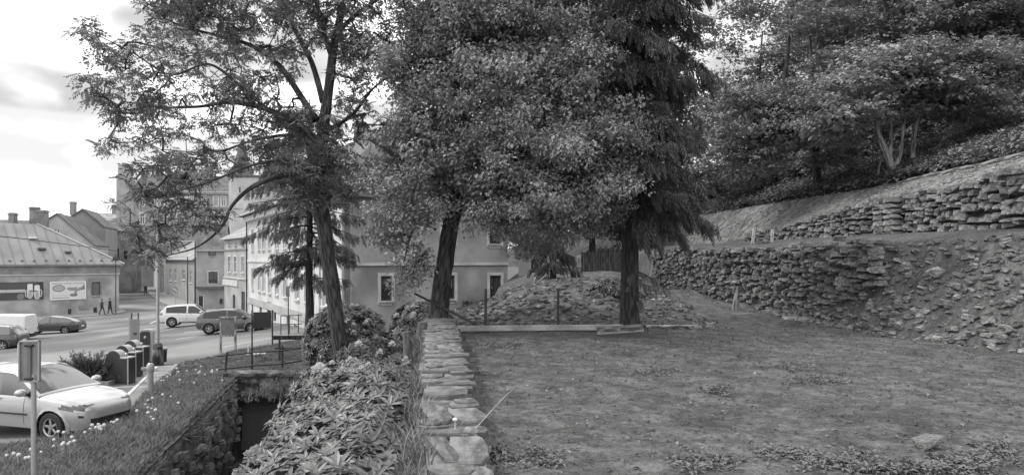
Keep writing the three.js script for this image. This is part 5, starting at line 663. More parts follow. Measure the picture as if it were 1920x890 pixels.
{ // platform with the underground waste containers
  const y = square(-12.5, 23) + 0.03, A = V(-10.55, y, -19.75), Bp = V(-12.9, y, -26.4), dir = Bp.clone().sub(A).normalize(), out = V(-dir.z, 0, dir.x).multiplyScalar(1); if (out.x > 0) out.negate();
  const q = (s, t, h = 0) => A.clone().addScaledVector(dir, s).addScaledVector(out, t).add(V(0, h, 0)), root = thing('container_platform', 'pale paved platform with white border strips under the waste containers', 'platform', q(3.5, 1.3, -0.05)), len = 7.05;
  partW(root, 'slab', slab([q(0, 0, 0.05), q(len, 0, 0.05), q(len, 2.7, 0.05), q(0, 2.7, 0.05)], 0.12, UP), mt.concrete);
  for (let k = 0; k < 3; k++) { const s0 = 0.45 + k * 2.15; partW(root, 'steel_lid', slab([q(s0, 0.62, 0.066), q(s0 + 1.95, 0.62, 0.066), q(s0 + 1.95, 2.45, 0.066), q(s0, 2.45, 0.066)], 0.014, UP), M(0.2, { rough: 0.5, metal: 0.3, map: N3, r: 0.6 })); for (const [a, b, c, d] of [[s0 - 0.07, 0.5, s0 + 2.03, 0.6], [s0 - 0.08, 0.605, s0 - 0.01, 2.5]]) partW(root, 'border_strip', slab([q(a, b, 0.071), q(c, b, 0.071), q(c, d, 0.071), q(a, d, 0.071)], 0.018, UP), mt.white); }
  partW(root, 'kerb', slab([q(-0.02, -0.16, 0.1), q(len, -0.16, 0.1), q(len, -0.02, 0.1), q(-0.02, -0.02, 0.1)], 0.2, UP), mt.pave);
  const labs = ['dark waste container with pale drum top, nearest the juniper', 'dark waste container with pale drum top, middle of three', 'dark waste container with pale drum top, farthest and beside the parking meter'];
  [[3.4, 1.2], [4.8, 1.2], [6.3, 1.2]].forEach(([s, t], i) => { // drum-shaped inlet with a lower front box
    const p = q(s, t, 0.055), b = thing('waste_container', labs[i], 'waste container', p, Math.atan2(dir.x, dir.z) + Math.PI / 2 + 0.25, 'underground waste containers'); b.rotation.y = -0.12; b.scale.set(0.74, 0.98, 0.74);
    const sp = new THREE.Shape(); sp.moveTo(-0.36, 0); sp.lineTo(-0.36, 0.72); sp.absarc(0, 0.72, 0.36, Math.PI, 0, true); sp.lineTo(0.36, 0); sp.closePath(); const g = boxUV(new THREE.ExtrudeGeometry(sp, { depth: 0.44, bevelEnabled: true, bevelSize: 0.015, bevelThickness: 0.015, bevelSegments: 2, curveSegments: 20 })); g.translate(-0.1, 0, -0.22); part(b, 'housing', g, mt.darkPaint);
    const lid = orientLid(0.385, 0.42); lid.rotateY(Math.PI / 2); lid.translate(-0.1, 0, -0.24); part(b, 'drum_lid', lid, mt.metalPale);
    part(b, 'front_box', box(0.36, 0.84, 0.5, 0.46, 0.42, 0.02, 0.02), mt.darkPaint); part(b, 'box_top', box(0.4, 0.05, 0.54, 0.46, 0.866, 0.02, 0.015), mt.metalPale); for (const z of [-0.225, 0.265]) part(b, 'edge_strip', box(0.05, 0.84, 0.04, 0.63, 0.42, z), mt.metalPale); const kn = new THREE.SphereGeometry(0.07, 12, 10); kn.translate(0.36, 0.955, 0); part(b, 'knob', clean(kn), mt.rim);
  });
  function orientLid(r, w) { const g = new THREE.BufferGeometry(), p = [], n = 22; const v = (a, x, rr) => [x, 0.72 + rr * Math.sin(a), rr * Math.cos(a)]; for (let i = 0; i < n; i++) { const a = mix(-0.05, Math.PI + 0.05, i / n), b = mix(-0.05, Math.PI + 0.05, (i + 1) / n); for (const [x0, r0, x1, r1] of [[-0.44, r, -0.44 + w, r], [-0.44, r - 0.02, -0.44, r], [-0.44 + w, r, -0.44 + w, r - 0.02]]) p.push(...v(a, x0, r0), ...v(b, x0, r0), ...v(b, x1, r1), ...v(a, x0, r0), ...v(b, x1, r1), ...v(a, x1, r1)); } g.setAttribute('position', new THREE.Float32BufferAttribute(p, 3)); return smoothN(g); }
  // parking meter, lamp post, sign, litter bin at the far end
  const pm = at(274, 657, 27.6); { const g = thing('parking_meter', 'dark parking ticket machine marked P with pale rim beside the lamp post', 'parking meter', [pm.x, square(pm.x, 27.6), pm.z], 0.25); const sp = (w, h, r) => { const s = new THREE.Shape(); s.moveTo(-w, 0); s.lineTo(-w, h - r); s.quadraticCurveTo(-w, h, -w + r * 1.3, h); s.lineTo(w - r * 1.3, h); s.quadraticCurveTo(w, h, w, h - r); s.lineTo(w, 0); s.closePath(); return s; }; const rim = boxUV(new THREE.ExtrudeGeometry(sp(0.24, 1.5, 0.13), { depth: 0.3, bevelEnabled: false, curveSegments: 8 })); rim.translate(0, 0, -0.2); part(g, 'rim', rim, mt.metalPale); const bd = boxUV(new THREE.ExtrudeGeometry(sp(0.18, 1.43, 0.1), { depth: 0.34, bevelEnabled: false, curveSegments: 8 })); bd.translate(-0.03, 0, -0.2); part(g, 'body', bd, mt.darkPaint);
    const cv = document.createElement('canvas'); cv.width = cv.height = 64; const c = cv.getContext('2d'); c.fillStyle = '#3c3c3c'; c.fillRect(0, 0, 64, 64); c.fillStyle = '#dcdcdc'; c.font = 'bold 56px sans-serif'; c.textAlign = 'center'; c.fillText('P', 32, 52); const t = new THREE.CanvasTexture(cv); t.colorSpace = THREE.SRGBColorSpace; const pg = new THREE.PlaneGeometry(0.17, 0.17); pg.translate(-0.03, 1.2, 0.144); part(g, 'parking_mark', pg, new THREE.MeshStandardMaterial({ map: t, roughness: 0.6 })); }
  const lp = at(295, 668, 27.1), ly = square(lp.x, 27.1) - 0.02; { const g = thing('lamp_post', 'slim grey lamp post on a stout concrete foot beside the parking meter', 'lamp post', [lp.x, ly, lp.z]); const ft = new THREE.LatheGeometry([[0.0, 0], [0.21, 0], [0.19, 0.7], [0.175, 0.88], [0.11, 0.98], [0.05, 1.0]].map(([a, b]) => new THREE.Vector2(a, b)), 18); part(g, 'foot', clean(ft), M(0.22, { map: N4, r: 1, bump: 0.01 })); const po = new Tubes(10); po.add([V(0, 0.95, 0), V(0, 5.9, 0), V(0.06, 6.3, 0), V(0.3, 6.55, 0), V(0.7, 6.62, 0)], [0.062, 0.05, 0.045, 0.04, 0.035]); part(g, 'pole', clean(po.geo()), mt.metalPale); part(g, 'lamp_head', box(0.6, 0.12, 0.24, 0.95, 6.62, 0, 0.05), mt.metalPale); }
  const lb = at(305, 658, 27.9); { const g = thing('litter_bin', 'small litter bin with pale lid behind the lamp post foot', 'litter bin', [lb.x, square(lb.x, 27.9), lb.z]); part(g, 'bin', cyl(0.13, 0.15, 0.5, 0, 0.12, 0), mt.darkPaint); part(g, 'lid', cyl(0.17, 0.16, 0.07, 0, 0.62, 0), mt.metalPale); part(g, 'post', cyl(0.03, 0.03, 0.2, 0, 0, 0), mt.metal); }
  const ip = at(252, 632, 30.5); { const y = square(ip.x, 30.5), g = thing('notice_sign', 'tall narrow notice panel on two posts beside the parking meter', 'sign', [ip.x, y, ip.z], 0.3); for (const x of [-0.13, 0.13]) part(g, 'post', cyl(0.028, 0.028, 2.1, x, 0, 0, 8), mt.metal); part(g, 'panel', box(0.34, 1.05, 0.05, 0.02, 1.32, 0.05, 0.01), M(0.24, { rough: 0.5 })); part(g, 'panel_edge', box(0.05, 1.15, 0.09, -0.2, 1.35, 0.05, 0.01), mt.metalPale); part(g, 'lock_plate', box(0.12, 0.07, 0.03, 0.02, 1.2, 0.09), mt.metal); }
  const hp = at(281, 731, 19.9); { const y = square(hp.x, 19.9), g = thing('hydrant', 'pale standpipe hydrant with round cap at the edge of the lawn', 'hydrant', [hp.x, y, hp.z]); part(g, 'pipe', cyl(0.09, 0.082, 0.72, 0, 0, 0, 16), mt.metalPale); part(g, 'head', clean(new THREE.LatheGeometry([[0.085, 0.7], [0.105, 0.74], [0.11, 0.84], [0.09, 0.92], [0.05, 0.97], [0, 0.98]].map(([a, b]) => new THREE.Vector2(a, b)), 16)), mt.metalPale); const o = new THREE.CylinderGeometry(0.05, 0.06, 0.16, 12); o.rotateZ(Math.PI / 2); o.translate(-0.15, 0.8, 0.03); part(g, 'outlet', clean(o), mt.concrete); part(g, 'cap_nut', cyl(0.03, 0.03, 0.05, 0, 0.97, 0, 6), mt.metal); }
  // juniper in its concrete trough
  const jp = V(gx(165, 22.4), square(gx(165, 22.4), 22.4), -22.4), jt = thing('planter', 'low concrete trough holding the juniper bush', 'planter', jp); part(jt, 'trough', merge([box(1.75, 0.34, 0.09, 0, 0.17, 0.36, 0.02), box(1.75, 0.34, 0.09, 0, 0.17, -0.36, 0.02), box(0.09, 0.34, 0.63, -0.83, 0.17, 0, 0.02), box(0.09, 0.34, 0.63, 0.83, 0.17, 0, 0.02)]), mt.concrete); part(jt, 'soil', box(1.57, 0.2, 0.63, 0, 0.2, 0), mt.bank);
  const jb = thing('juniper_bush', 'dark spreading juniper bush in the concrete trough', 'bush', jp.clone().add(V(0.0, 0.28, 0))), r = rng(88), tb = new Tubes(4), ms = [], tn = []; for (let i = 0; i < 150; i++) { const a = r() * 6.283, el = 0.1 + r() * 1.1, L = (0.6 + 0.62 * r()) * (1 - 0.22 * el), e = V(Math.cos(a) * Math.cos(el) * L * 1.15, Math.sin(el) * L * 1.15, Math.sin(a) * Math.cos(el) * L * 0.8); tb.add([V(0, 0, 0), e.clone().multiplyScalar(0.5).add(V(0, 0.05, 0)), e], [0.014, 0.009, 0.004]); for (let k = 0; k < 34; k++) { const t = 0.3 + 0.72 * r(), p = e.clone().multiplyScalar(t).add(V((r() - 0.5) * 0.15, (r() - 0.5) * 0.1, (r() - 0.5) * 0.15)); ms.push(TM(p, new THREE.Quaternion().setFromUnitVectors(V(0, -1, 0), e.clone().normalize().add(V((r() - 0.5) * 0.8, 0.2, (r() - 0.5) * 0.8)).add(V((r() - 0.5) * 1.2, (r() - 0.5) * 0.8, (r() - 0.5) * 1.2)).normalize()), 0.17 + 0.1 * r())); tn.push(0.6 + 0.9 * r()); } } part(jb, 'stems', clean(tb.geo()), mt.twig, 'stuff'); scatter(jb, 'foliage', SPRAY[0], mt.needle, ms, tn);
  const st = rockGeos(1, 3)[0].clone(); st.scale(0.42, 0.55, 0.35); const sp0 = at(217, 700, 22.6); st.translate(sp0.x, square(sp0.x, 22.6) + 0.3, sp0.z); solo('boulder', st, stoneMats[3], 'pale boulder between the juniper and the nearest waste container', 'stone');
}
{ // the back of a small road sign near the viewer
  const d = 11.4, x = gx(62, d), g = thing('road_sign', 'back of a pale rectangular road sign on a thin post near the lower left corner', 'sign', [x, square(x, d) + 0.05, -d], 0.12); part(g, 'post', cyl(0.038, 0.038, 1.9, 0, -0.1, 0, 12), mt.metalPale);
  part(g, 'plate', box(0.32, 0.68, 0.025, -0.05, 2.02, 0.0, 0.008), M(0.3, { rough: 0.45, metal: 0.3, map: N3, r: 1 })); part(g, 'rim', merge([box(0.02, 0.68, 0.05, -0.2, 2.02, 0.03), box(0.02, 0.68, 0.05, 0.1, 2.02, 0.03), box(0.32, 0.02, 0.05, -0.05, 2.35, 0.03), box(0.32, 0.02, 0.05, -0.05, 1.69, 0.03)]), mt.metalPale); for (const yy of [1.74, 2.28]) part(g, 'clamp', box(0.13, 0.035, 0.06, -0.05, yy, 0.05, 0.01), mt.metal); part(g, 'rail', box(0.05, 0.6, 0.03, -0.05, 2.0, 0.035), M(0.16, { rough: 0.5 })); part(g, 'side_wing', box(0.02, 0.2, 0.12, -0.235, 2.2, -0.05), mt.frame);
}
const lawnY = (x, d) => square(x, d) + 0.08;
{ // boards, benches, railing on the lawn
  const p1 = at(427, 650, 30.6); { const g = thing('notice_board', 'pale wooden notice board on two legs beside the dark hatchback', 'notice board', [p1.x, square(p1.x, 30.6) - 0.05, p1.z], 0.12); for (const x of [-0.31, 0.31]) part(g, 'leg', box(0.085, 1.62, 0.085, x, 0.81, 0, 0.008), M(0.4, { map: BK, r: 0.8 })); part(g, 'top_rail', box(0.78, 0.07, 0.11, 0, 1.6, 0, 0.01), M(0.4, { map: BK, r: 0.8 })); part(g, 'lower_rail', box(0.535, 0.06, 0.07, 0, 0.8, 0), M(0.4, { map: BK, r: 0.8 })); part(g, 'panel', box(0.535, 0.7, 0.04, 0, 1.19, 0), M(0.2, { map: N3, r: 1 })); }
  const p2 = at(491, 643, 31.6); { const g = thing('dark_board', 'blank dark board between two thin dark posts beside the bench', 'notice board', [p2.x, square(p2.x, 31.6) - 0.05, p2.z], 0.1); for (const x of [-0.45, 0.45]) part(g, 'post', cyl(0.035, 0.035, 1.75, x, 0, 0, 8), mt.metal); part(g, 'panel', box(0.8, 0.72, 0.04, 0, 1.3, 0), M(0.025, { rough: 0.6 })); part(g, 'bracket', box(0.9, 0.03, 0.03, 0, 1.45, -0.035), mt.metal); }
  const a = at(513, 684, 25.2), y = lawnY(a.x, 25.2); { const g = thing('park_bench', 'park bench with dark plank back and one concrete end near the railing', 'bench', [a.x, y, a.z], 0.06); part(g, 'back_plank', box(1.58, 0.15, 0.05, 0.75, 0.86, 0, 0.01), mt.woodDark); part(g, 'seat_plank', box(1.5, 0.05, 0.16, 0.75, 0.46, -0.28, 0.01), mt.woodDark); part(g, 'seat_plank', box(1.5, 0.05, 0.16, 0.75, 0.46, -0.1, 0.01), mt.woodDark); part(g, 'leg', merge([box(0.06, 0.8, 0.06, 0.2, 0.4, 0), box(0.06, 0.06, 0.4, 0.2, 0.41, -0.2), box(0.06, 0.4, 0.06, 0.2, 0.2, -0.36)]), mt.metal); const cs = new THREE.Shape([[-0.06, 0], [0.12, 0], [0.1, 0.45], [0.16, 0.8], [0.06, 0.92], [-0.08, 0.7]].map(([u, v]) => new THREE.Vector2(u, v))); const cg = boxUV(new THREE.ExtrudeGeometry(cs, { depth: 0.12, bevelEnabled: true, bevelSize: 0.01, bevelThickness: 0.01, bevelSegments: 1 })); cg.translate(1.5, 0, -0.06); part(g, 'concrete_end', cg, mt.concrete); part(g, 'concrete_foot', box(0.5, 0.2, 0.4, 1.28, 0.1, -0.25, 0.03), mt.concrete); }
  const b = at(484, 676, 26); { const g = thing('bench_stump', 'broken concrete bench end with pale boards lying on the lawn behind the railing', 'bench', [b.x, lawnY(b.x, 26), b.z], 0.3); part(g, 'support', box(0.28, 0.22, 0.3, 0, 0.1, 0, 0.03), mt.concrete); for (let k = 0; k < 3; k++) part(g, 'board', box(0.15, 0.05, 0.5, -0.16 + k * 0.17, 0.24, 0, 0.008), mt.woodPale); }
  const s = at(465, 662, 28); solo('white_stake', merge([box(0.06, 0.42, 0.06, s.x, lawnY(s.x, 28) + 0.2, s.z, 0.01), box(0.12, 0.05, 0.12, s.x, lawnY(s.x, 28) + 0.02, s.z)]), mt.white, 'short white stake standing in the lawn near the dark board', 'stake');
  const rl = thing('railing', 'rusty dark two-rail fence above the culvert', 'railing', [gx(500, 22.9), -2, -22.9]); const P4 = [[421, 22.7, 0.1], [472, 22.9, 0], [529, 23, 0], [582, 23.2, 0], [640, 23.6, 0]].map(([px, d, ln]) => V(gx(px, d), lawnY(gx(px, d), d) - 0.05 + (px > 560 ? 0.12 : 0), -d)); P4.forEach((p, i) => partW(rl, 'post', rod(p, p.clone().add(V(i ? 0 : 0.07, i ? 0.84 : 0.78, 0)), 0.032), mt.metal)); for (const h of [0.24, 0.68]) { const pts = [P4[0].clone().add(V(-0.25, h - 0.02, 0)), ...P4.map((p) => p.clone().add(V(0, h, 0.03)))]; partW(rl, 'rail', clean(new Tubes(7).add(pts, pts.map(() => 0.027)).geo()), mt.metal); }
  const rr = thing('cellar_railing', 'thin dark railing in front of the cellar windows of the pale house', 'railing', [gx(545, 38), -2.6, -38]); for (const px of [526, 542, 559]) { const p = V(gx(px, 38), square(gx(px, 38), 38) - 0.02, -38); partW(rr, 'post', rod(p, p.clone().add(V(0, 1.05, 0)), 0.025), mt.metal); } for (const h of [0.55, 1.03]) partW(rr, 'rail', rod(V(gx(526, 38), square(gx(526, 38), 38) + h, -38), V(gx(566, 38), square(gx(526, 38), 38) + h + 0.03, -38), 0.022), mt.metal);
  const ts = at(540, 625, 37); { const g = thing('street_sign_post', 'small sign plate on a thin pole before the pale house', 'sign', [ts.x, square(ts.x, 37), ts.z]); part(g, 'pole', cyl(0.03, 0.03, 2.6, 0, 0, 0, 8), mt.metal); part(g, 'plate', box(0.2, 0.55, 0.03, -0.02, 2.35, 0.04), mt.plasterDark); }
  const ws = at(328, 573, 88); { const g = thing('round_sign', 'round traffic sign with dark bar in front of the grey street house', 'sign', [ws.x, square(ws.x, 88), ws.z]); part(g, 'pole', cyl(0.04, 0.04, 2.6, 0, 0, 0, 8), mt.metalPale); const c = new THREE.CylinderGeometry(0.38, 0.38, 0.03, 20); c.rotateX(Math.PI / 2); c.translate(0, 2.35, 0.06); part(g, 'disc', clean(c), M(0.25)); const bb = box(0.6, 0.1, 0.02, 0, 0, 0); bb.rotateZ(-0.6); bb.translate(0, 2.35, 0.088); part(g, 'bar', bb, mt.frame); }
  for (const [px, d, h, label] of [[365, 70, 7.6, 'slim street lamp with long arm above the white car'], [351, 88, 6.5, 'thin grey pole standing before the grey street house']]) { const x = gx(px, d), g = thing('street_pole', label, 'lamp post', [x, square(x, d), -d]); part(g, 'pole', cyl(0.08, 0.06, h, 0, 0, 0, 8), mt.metal); part(g, 'arm', box(2.6, 0.1, 0.12, -1.3, h - 0.03, 0, 0.03), mt.metalPale); }
  solo('overhead_wire', clean(new Tubes(5).add(catmull([at(-80, 437, 40), at(0, 443, 44), at(110, 456, 56), at(218, 470, 76)], 24), Array(25).fill(0.035)).geo()), mt.black, 'sagging black overhead wire crossing above the shop roof', 'wire');
  for (const [px, row, d, h, label] of [[216, 500, 77, 2.4, 'thin sign pole at the corner of the shop roof']]) { const p = at(px, row, d + 2); const g = thing('sign_pole', label, 'sign', [p.x, square(p.x, d), p.z]); part(g, 'pole', cyl(0.05, 0.05, 6.8, 0, 0, 0, 8), mt.metal); part(g, 'plate', box(0.8, 0.4, 0.05, 0.1, 6.3, 0.06), mt.metal); }
}
{ // garden: edging, posts, boards, steps, stakes, stick
  const y0 = (x, d) => gardenY(x, d), E = (px, row, d) => at(px, row, d);
  const ea = V(gx(852, 16.4), 0.1, -16.4), eb = V(gx(1168, 16.75), 0.1, -16.75); solo('edging_beam', beam(ea, eb, 0.12, 0.13, 0.015), M(0.42, { map: N2, r: 0.5 }), 'long straight timber edging along the far side of the garden floor', 'beam');
  solo('pale_pole', rod(V(gx(1212, 16.9), 0.1, -16.9), V(gx(1310, 17.2), 0.08, -17.2), 0.035), mt.woodPale, 'thin pale pole lying on the ground right of the spruce', 'pole');
  const bd = beam(V(gx(1120, 15.95), 0.09, -15.95), V(gx(1207, 15.8), 0.18, -15.8), 0.12, 0.17, 0.01); solo('thick_board', bd, mt.wood, 'thick board lying against the foot of the spruce', 'board');
  for (const [px, lab] of [[910, 'thin dark metal post at the left of the timber edging'], [1046, 'thin dark metal post in the middle of the timber edging']]) { const x = gx(px, 16.8); solo('fence_post', rod(V(x, -0.05, -16.8), V(x + 0.01, 1.02, -16.8), 0.03), mt.metal, lab, 'post'); }
  solo('leaning_pipe', rod(V(gx(909, 16.75), 0.06, -16.75), E(777, 550, 17.6), 0.032), mt.metal, 'dark pipe leaning from the left metal post behind the tree trunk', 'pipe');
  { // wooden steps up the bank
    const a = [E(893, 595, 27), E(935, 561, 30)], b = [E(925, 592, 26.6), E(966, 560, 29.6)], g = thing('wooden_steps', 'rough wooden steps climbing the bank towards the house door', 'steps', a[0]); for (const [p, q] of [a, b]) partW(g, 'stringer', beam(p, q, 0.09, 0.2), mt.wood); for (let k = 0; k < 6; k++) { const t = (k + 0.4) / 6, p = a[0].clone().lerp(a[1], t), q = b[0].clone().lerp(b[1], t); p.y += 0.06; q.y += 0.06; partW(g, 'tread', beam(p, q, 0.3, 0.05), M(0.3, { map: BK, r: 0.9 })); }
    for (const t of [0.05, 0.9]) for (const [p, q] of [a, b]) { const c = p.clone().lerp(q, t); partW(g, 'peg', rod(c, c.clone().setY(groundAny(c.x, -c.z) - 0.2), 0.05), mt.woodDark); }
    const c = E(866, 606, 22), w = thing('white_crate', 'white slatted crate at the foot of the wooden steps', 'crate', [c.x, groundAny(c.x, 22), c.z], 0.1); for (const yy of [0.05, 0.2, 0.36]) part(w, 'slat', box(0.46, 0.05, 0.03, 0, yy, 0.16), mt.woodPale); for (const x of [-0.21, 0.21]) part(w, 'side', box(0.04, 0.4, 0.32, x, 0.2, 0), mt.woodPale); part(w, 'base', box(0.38, 0.03, 0.28, 0, 0.03, 0), mt.wood);
    const u = E(1003, 553, 26), gy = groundAny(u.x, 26), tr = thing('trestle', 'crossed timber trestle lying on the rubble slope', 'trestle', [u.x, gy, u.z]); partW(tr, 'pole', rod(E(981, 552, 25.6), E(1024, 517, 26.6), 0.04), mt.wood); partW(tr, 'pole', rod(E(994, 556, 25.4), E(1004, 520, 26.4), 0.035), mt.wood); partW(tr, 'plank', beam(E(995, 541, 25.6), E(1016, 554, 25.2), 0.12, 0.05), mt.woodPale);
  }
  const stk = (px, r0, r1, d, label, lean = 0) => { const a = E(px, r1, d), b = E(px + lean, r0, d); a.y = gardenY(a.x, d) - 0.1; solo('wooden_stake', beam(a, b, 0.09, 0.09, 0.01), mt.woodPale, label, 'stake'); };
  stk(1411, 426, 456, 27, 'pale wooden stake at the top of the lower wall, leftmost', 4); stk(1448, 430, 456, 27, 'pale wooden stake at the top of the lower wall, right of two', 1); stk(1407, 457, 468, 25.5, 'short pale stake leaning at the rim of the lower wall', 5);
  { const a = E(1412, 448, 27), x0 = a.x + 0.1, g = thing('step_treads', 'short flight of thin wooden treads between two pale stakes', 'steps', [x0, gardenY(x0, 27.1), -27.1]); for (let k = 0; k < 4; k++) part(g, 'tread', box(0.6, 0.04, 0.25, 0.3, 0.1 + k * 0.14, -k * 0.2), mt.wood); }
  solo('stick', clean(new Tubes(6).add(catmull([V(gx(893, 6.5), 0.2, -6.3), V(gx(925, 6.7), 0.32, -6.6), V(gx(955, 7), 0.42, -6.9), V(gx(979, 7.3), 0.44, -7.2)], 14), Array.from({ length: 15 }, (_, i) => 0.009 - 0.0004 * i), 0.3, 4).geo()), mt.wood, 'thin pale stick leaning from the low wall over the garden floor', 'stick');
  { const p = V(gx(1742, 6.35), 0, -6.35); p.y = gardenY(p.x, 6.35); const g = rockGeos(1, 19, 1, 26)[0].clone(); g.scale(0.3, 0.11, 0.2); g.rotateY(0.4); g.rotateZ(0.12); g.translate(p.x, p.y + 0.05, p.z); solo('flat_stone', g, M(0.23, { map: N2, r: 1.5, flat: true, bump: 0.02 }), 'large pale flat stone lying in weeds at the lower right', 'stone'); }
  { const r = rng(12); const mn = V(gx(1380, 21.6), 0, -21.6); mn.y = gardenY(mn.x, 21.6); solo('old_stump', clean(new Tubes(8).add([mn.clone().add(V(0, -0.1, 0)), mn.clone().add(V(0.03, 0.4, 0)), mn.clone().add(V(0.08, 0.75, 0.05))], [0.13, 0.08, 0.05], 0.3, 3).geo()), mt.wood, 'grey weathered stump standing against the lower stone wall', 'stump'); }
}
// ------------------------------------------------------------------ people
function person(label, p, turn, o) { // joints in metres, a smooth skin over tapered bones
  const s = o.step ?? 0.2, J = { h: [0, 1.62, 0], n: [0, 1.46, 0], c: [0, 1.3, 0], w: [0, 1.02, 0], hl: [-0.09, 0.92, 0], hr: [0.09, 0.92, 0], kl: [-0.1, 0.5, s * 0.7], kr: [0.1, 0.5, -s * 0.3], al: [-0.1, 0.08, s], ar: [0.1, 0.09, -s * 1.1], tl: [-0.1, 0.04, s + 0.16], tr: [0.1, 0.04, -s * 1.1 + 0.15], sl: [-0.18, 1.38, 0], sr: [0.18, 1.38, 0], el: [-0.24, 1.12, -s * 0.4], er: [0.24, 1.12, s * 0.3], wl: [-0.23, 0.88, -s * 0.2], wr: [0.23, 0.88, s * 0.6] };
  const bones = [['n', 'c', 0.06, 0.14], ['c', 'w', 0.16, 0.14], ['w', 'hl', 0.14, 0.12], ['w', 'hr', 0.14, 0.12], ['hl', 'kl', 0.1, 0.065], ['kl', 'al', 0.065, 0.045], ['hr', 'kr', 0.1, 0.065], ['kr', 'ar', 0.065, 0.045], ['al', 'tl', 0.05, 0.04], ['ar', 'tr', 0.05, 0.04], ['c', 'sl', 0.12, 0.075], ['c', 'sr', 0.12, 0.075], ['sl', 'el', 0.07, 0.055], ['el', 'wl', 0.052, 0.035], ['sr', 'er', 0.07, 0.055], ['er', 'wr', 0.052, 0.035]];
  for (const [k, sd] of [['wl', -1], ['wr', 1]]) for (let f = 0; f < 5; f++) { const a = J[k], nm = k + f; J[nm] = [a[0] + (f === 4 ? -sd * 0.02 : 0), a[1] - (f === 4 ? 0.08 : 0.15 + 0.02 * (f % 2)), a[2] + (f === 4 ? 0.05 : (f - 1.5) * 0.022)]; bones.push([k, nm, 0.024, 0.012]); }
  const field = (list, q, k = 0.03) => { let d = 1e9; for (const [a, b, r0, r1] of list) { const A = J[a], Bq = J[b], ab = [Bq[0] - A[0], Bq[1] - A[1], Bq[2] - A[2]], t = clamp(((q[0] - A[0]) * ab[0] + (q[1] - A[1]) * ab[1] + (q[2] - A[2]) * ab[2]) / (ab[0] ** 2 + ab[1] ** 2 + ab[2] ** 2)), dd = Math.hypot(q[0] - A[0] - ab[0] * t, q[1] - A[1] - ab[1] * t, q[2] - A[2] - ab[2] * t) - mix(r0, r1, t), h = clamp(0.5 + 0.5 * (d - dd) / k); d = d > 1e8 ? dd : mix(d, dd, h) - k * h * (1 - h); } return d; };
  const mesh = (list, c, R, n) => { const mc = new MarchingCubes(n, mt.black, false, false, 60000); mc.isolation = 0; for (let z = 0; z < n; z++) for (let y = 0; y < n; y++) for (let x = 0; x < n; x++) mc.field[x + y * n + z * n * n] = -field(list, [c[0] + (x - n / 2) / (n / 2) * R, c[1] + (y - n / 2) / (n / 2) * R, c[2] + (z - n / 2) / (n / 2) * R]); mc.update(); const k = mc.count * 3, g = new THREE.BufferGeometry(); g.setAttribute('position', new THREE.BufferAttribute(mc.positionArray.slice(0, k), 3)); g.setAttribute('normal', new THREE.BufferAttribute(mc.normalArray.slice(0, k), 3)); g.scale(R, R, R); g.translate(...c); return clean(g); };
  const root = thing('person', label, 'person', p, turn); part(root, 'body', mesh(bones, [0, 0.82, 0], 0.95, 84), o.cloth);
  J.h0 = [0, 1.6, 0.005]; J.h1 = [0, 1.67, -0.01]; J.nose = [0, 1.61, 0.1]; J.chin = [0, 1.55, 0.05]; part(root, 'head', mesh([['h0', 'h1', 0.085, 0.095], ['h0', 'chin', 0.08, 0.045], ['h0', 'nose', 0.03, 0.014], ['n', 'h0', 0.055, 0.06]], [0, 1.58, 0], 0.2, 36), M(0.3));
  const hair = new THREE.SphereGeometry(0.108, 14, 10, 0, 6.283, 0, 1.75); hair.rotateX(-0.45); hair.translate(0, 1.665, -0.018); part(root, 'hair', clean(hair), mt.black);
  if (o.coat) part(root, 'coat', clean(new THREE.LatheGeometry([[0.27, 0.55], [0.21, 0.95], [0.2, 1.2], [0.215, 1.36], [0.1, 1.47]].map(([a, b]) => new THREE.Vector2(a, b)), 16)), o.cloth).scale.z = 0.75;
  if (o.pack) part(root, 'backpack', box(0.3, 0.42, 0.16, 0, 1.2, -0.22, 0.05), M(0.2));
  return root;
}
{ const g = (px, d) => { const x = gx(px, d); return [x, square(x, d) + 0.13, -d]; };
  person('person with a pale backpack walking along the shop wall', g(190, 77), 2.5, { cloth: M(0.05), pack: true, step: 0.24 });
  person('person in a long dark coat walking ahead near the shop corner', g(205, 78.3), 2.4, { cloth: M(0.03), coat: true, step: 0.18 });
  person('person in dark clothes walking down the narrow street', g(272, 118), 0.2, { cloth: M(0.06), step: 0.2 }); }
// ------------------------------------------------------------------ shrubs, grass, weeds, rubble
function whorl(seed, n = 9, len = 0.125, wid = 0.04) { const r = rng(seed), a = []; for (let i = 0; i < n; i++) { const th = (i + 0.6 * r()) / n * 6.283, el = 0.1 + 0.55 * r(), d = V(Math.cos(th) * Math.cos(el), Math.sin(el), Math.sin(th) * Math.cos(el)), s = d.clone().cross(UP).normalize(), up = s.clone().cross(d).normalize(), L = len * (0.75 + 0.5 * r()), w = wid * (0.85 + 0.3 * r());
    const pt = (t, e) => d.clone().multiplyScalar(0.012 + L * t).addScaledVector(s, e * w * 0.5 * Math.sin(Math.PI * Math.min(0.97, 0.12 + t * 0.86)) ** 0.8).addScaledVector(up, -0.32 * L * t * t + Math.abs(e) * 0.006);
    const T = [0, 0.33, 0.68, 1]; for (let k = 0; k < 3; k++) for (const e of [-1, 1]) { const q = [pt(T[k], 0), pt(T[k], e), pt(T[k + 1], e), pt(T[k + 1], 0)]; for (const v of e > 0 ? [q[0], q[1], q[2], q[0], q[2], q[3]] : [q[0], q[2], q[1], q[0], q[3], q[2]]) a.push(v.x, v.y, v.z); } } return fromTris(a); }
const WH = [whorl(1), whorl(2, 10), whorl(3, 8), whorl(4, 9, 0.14, 0.042)];
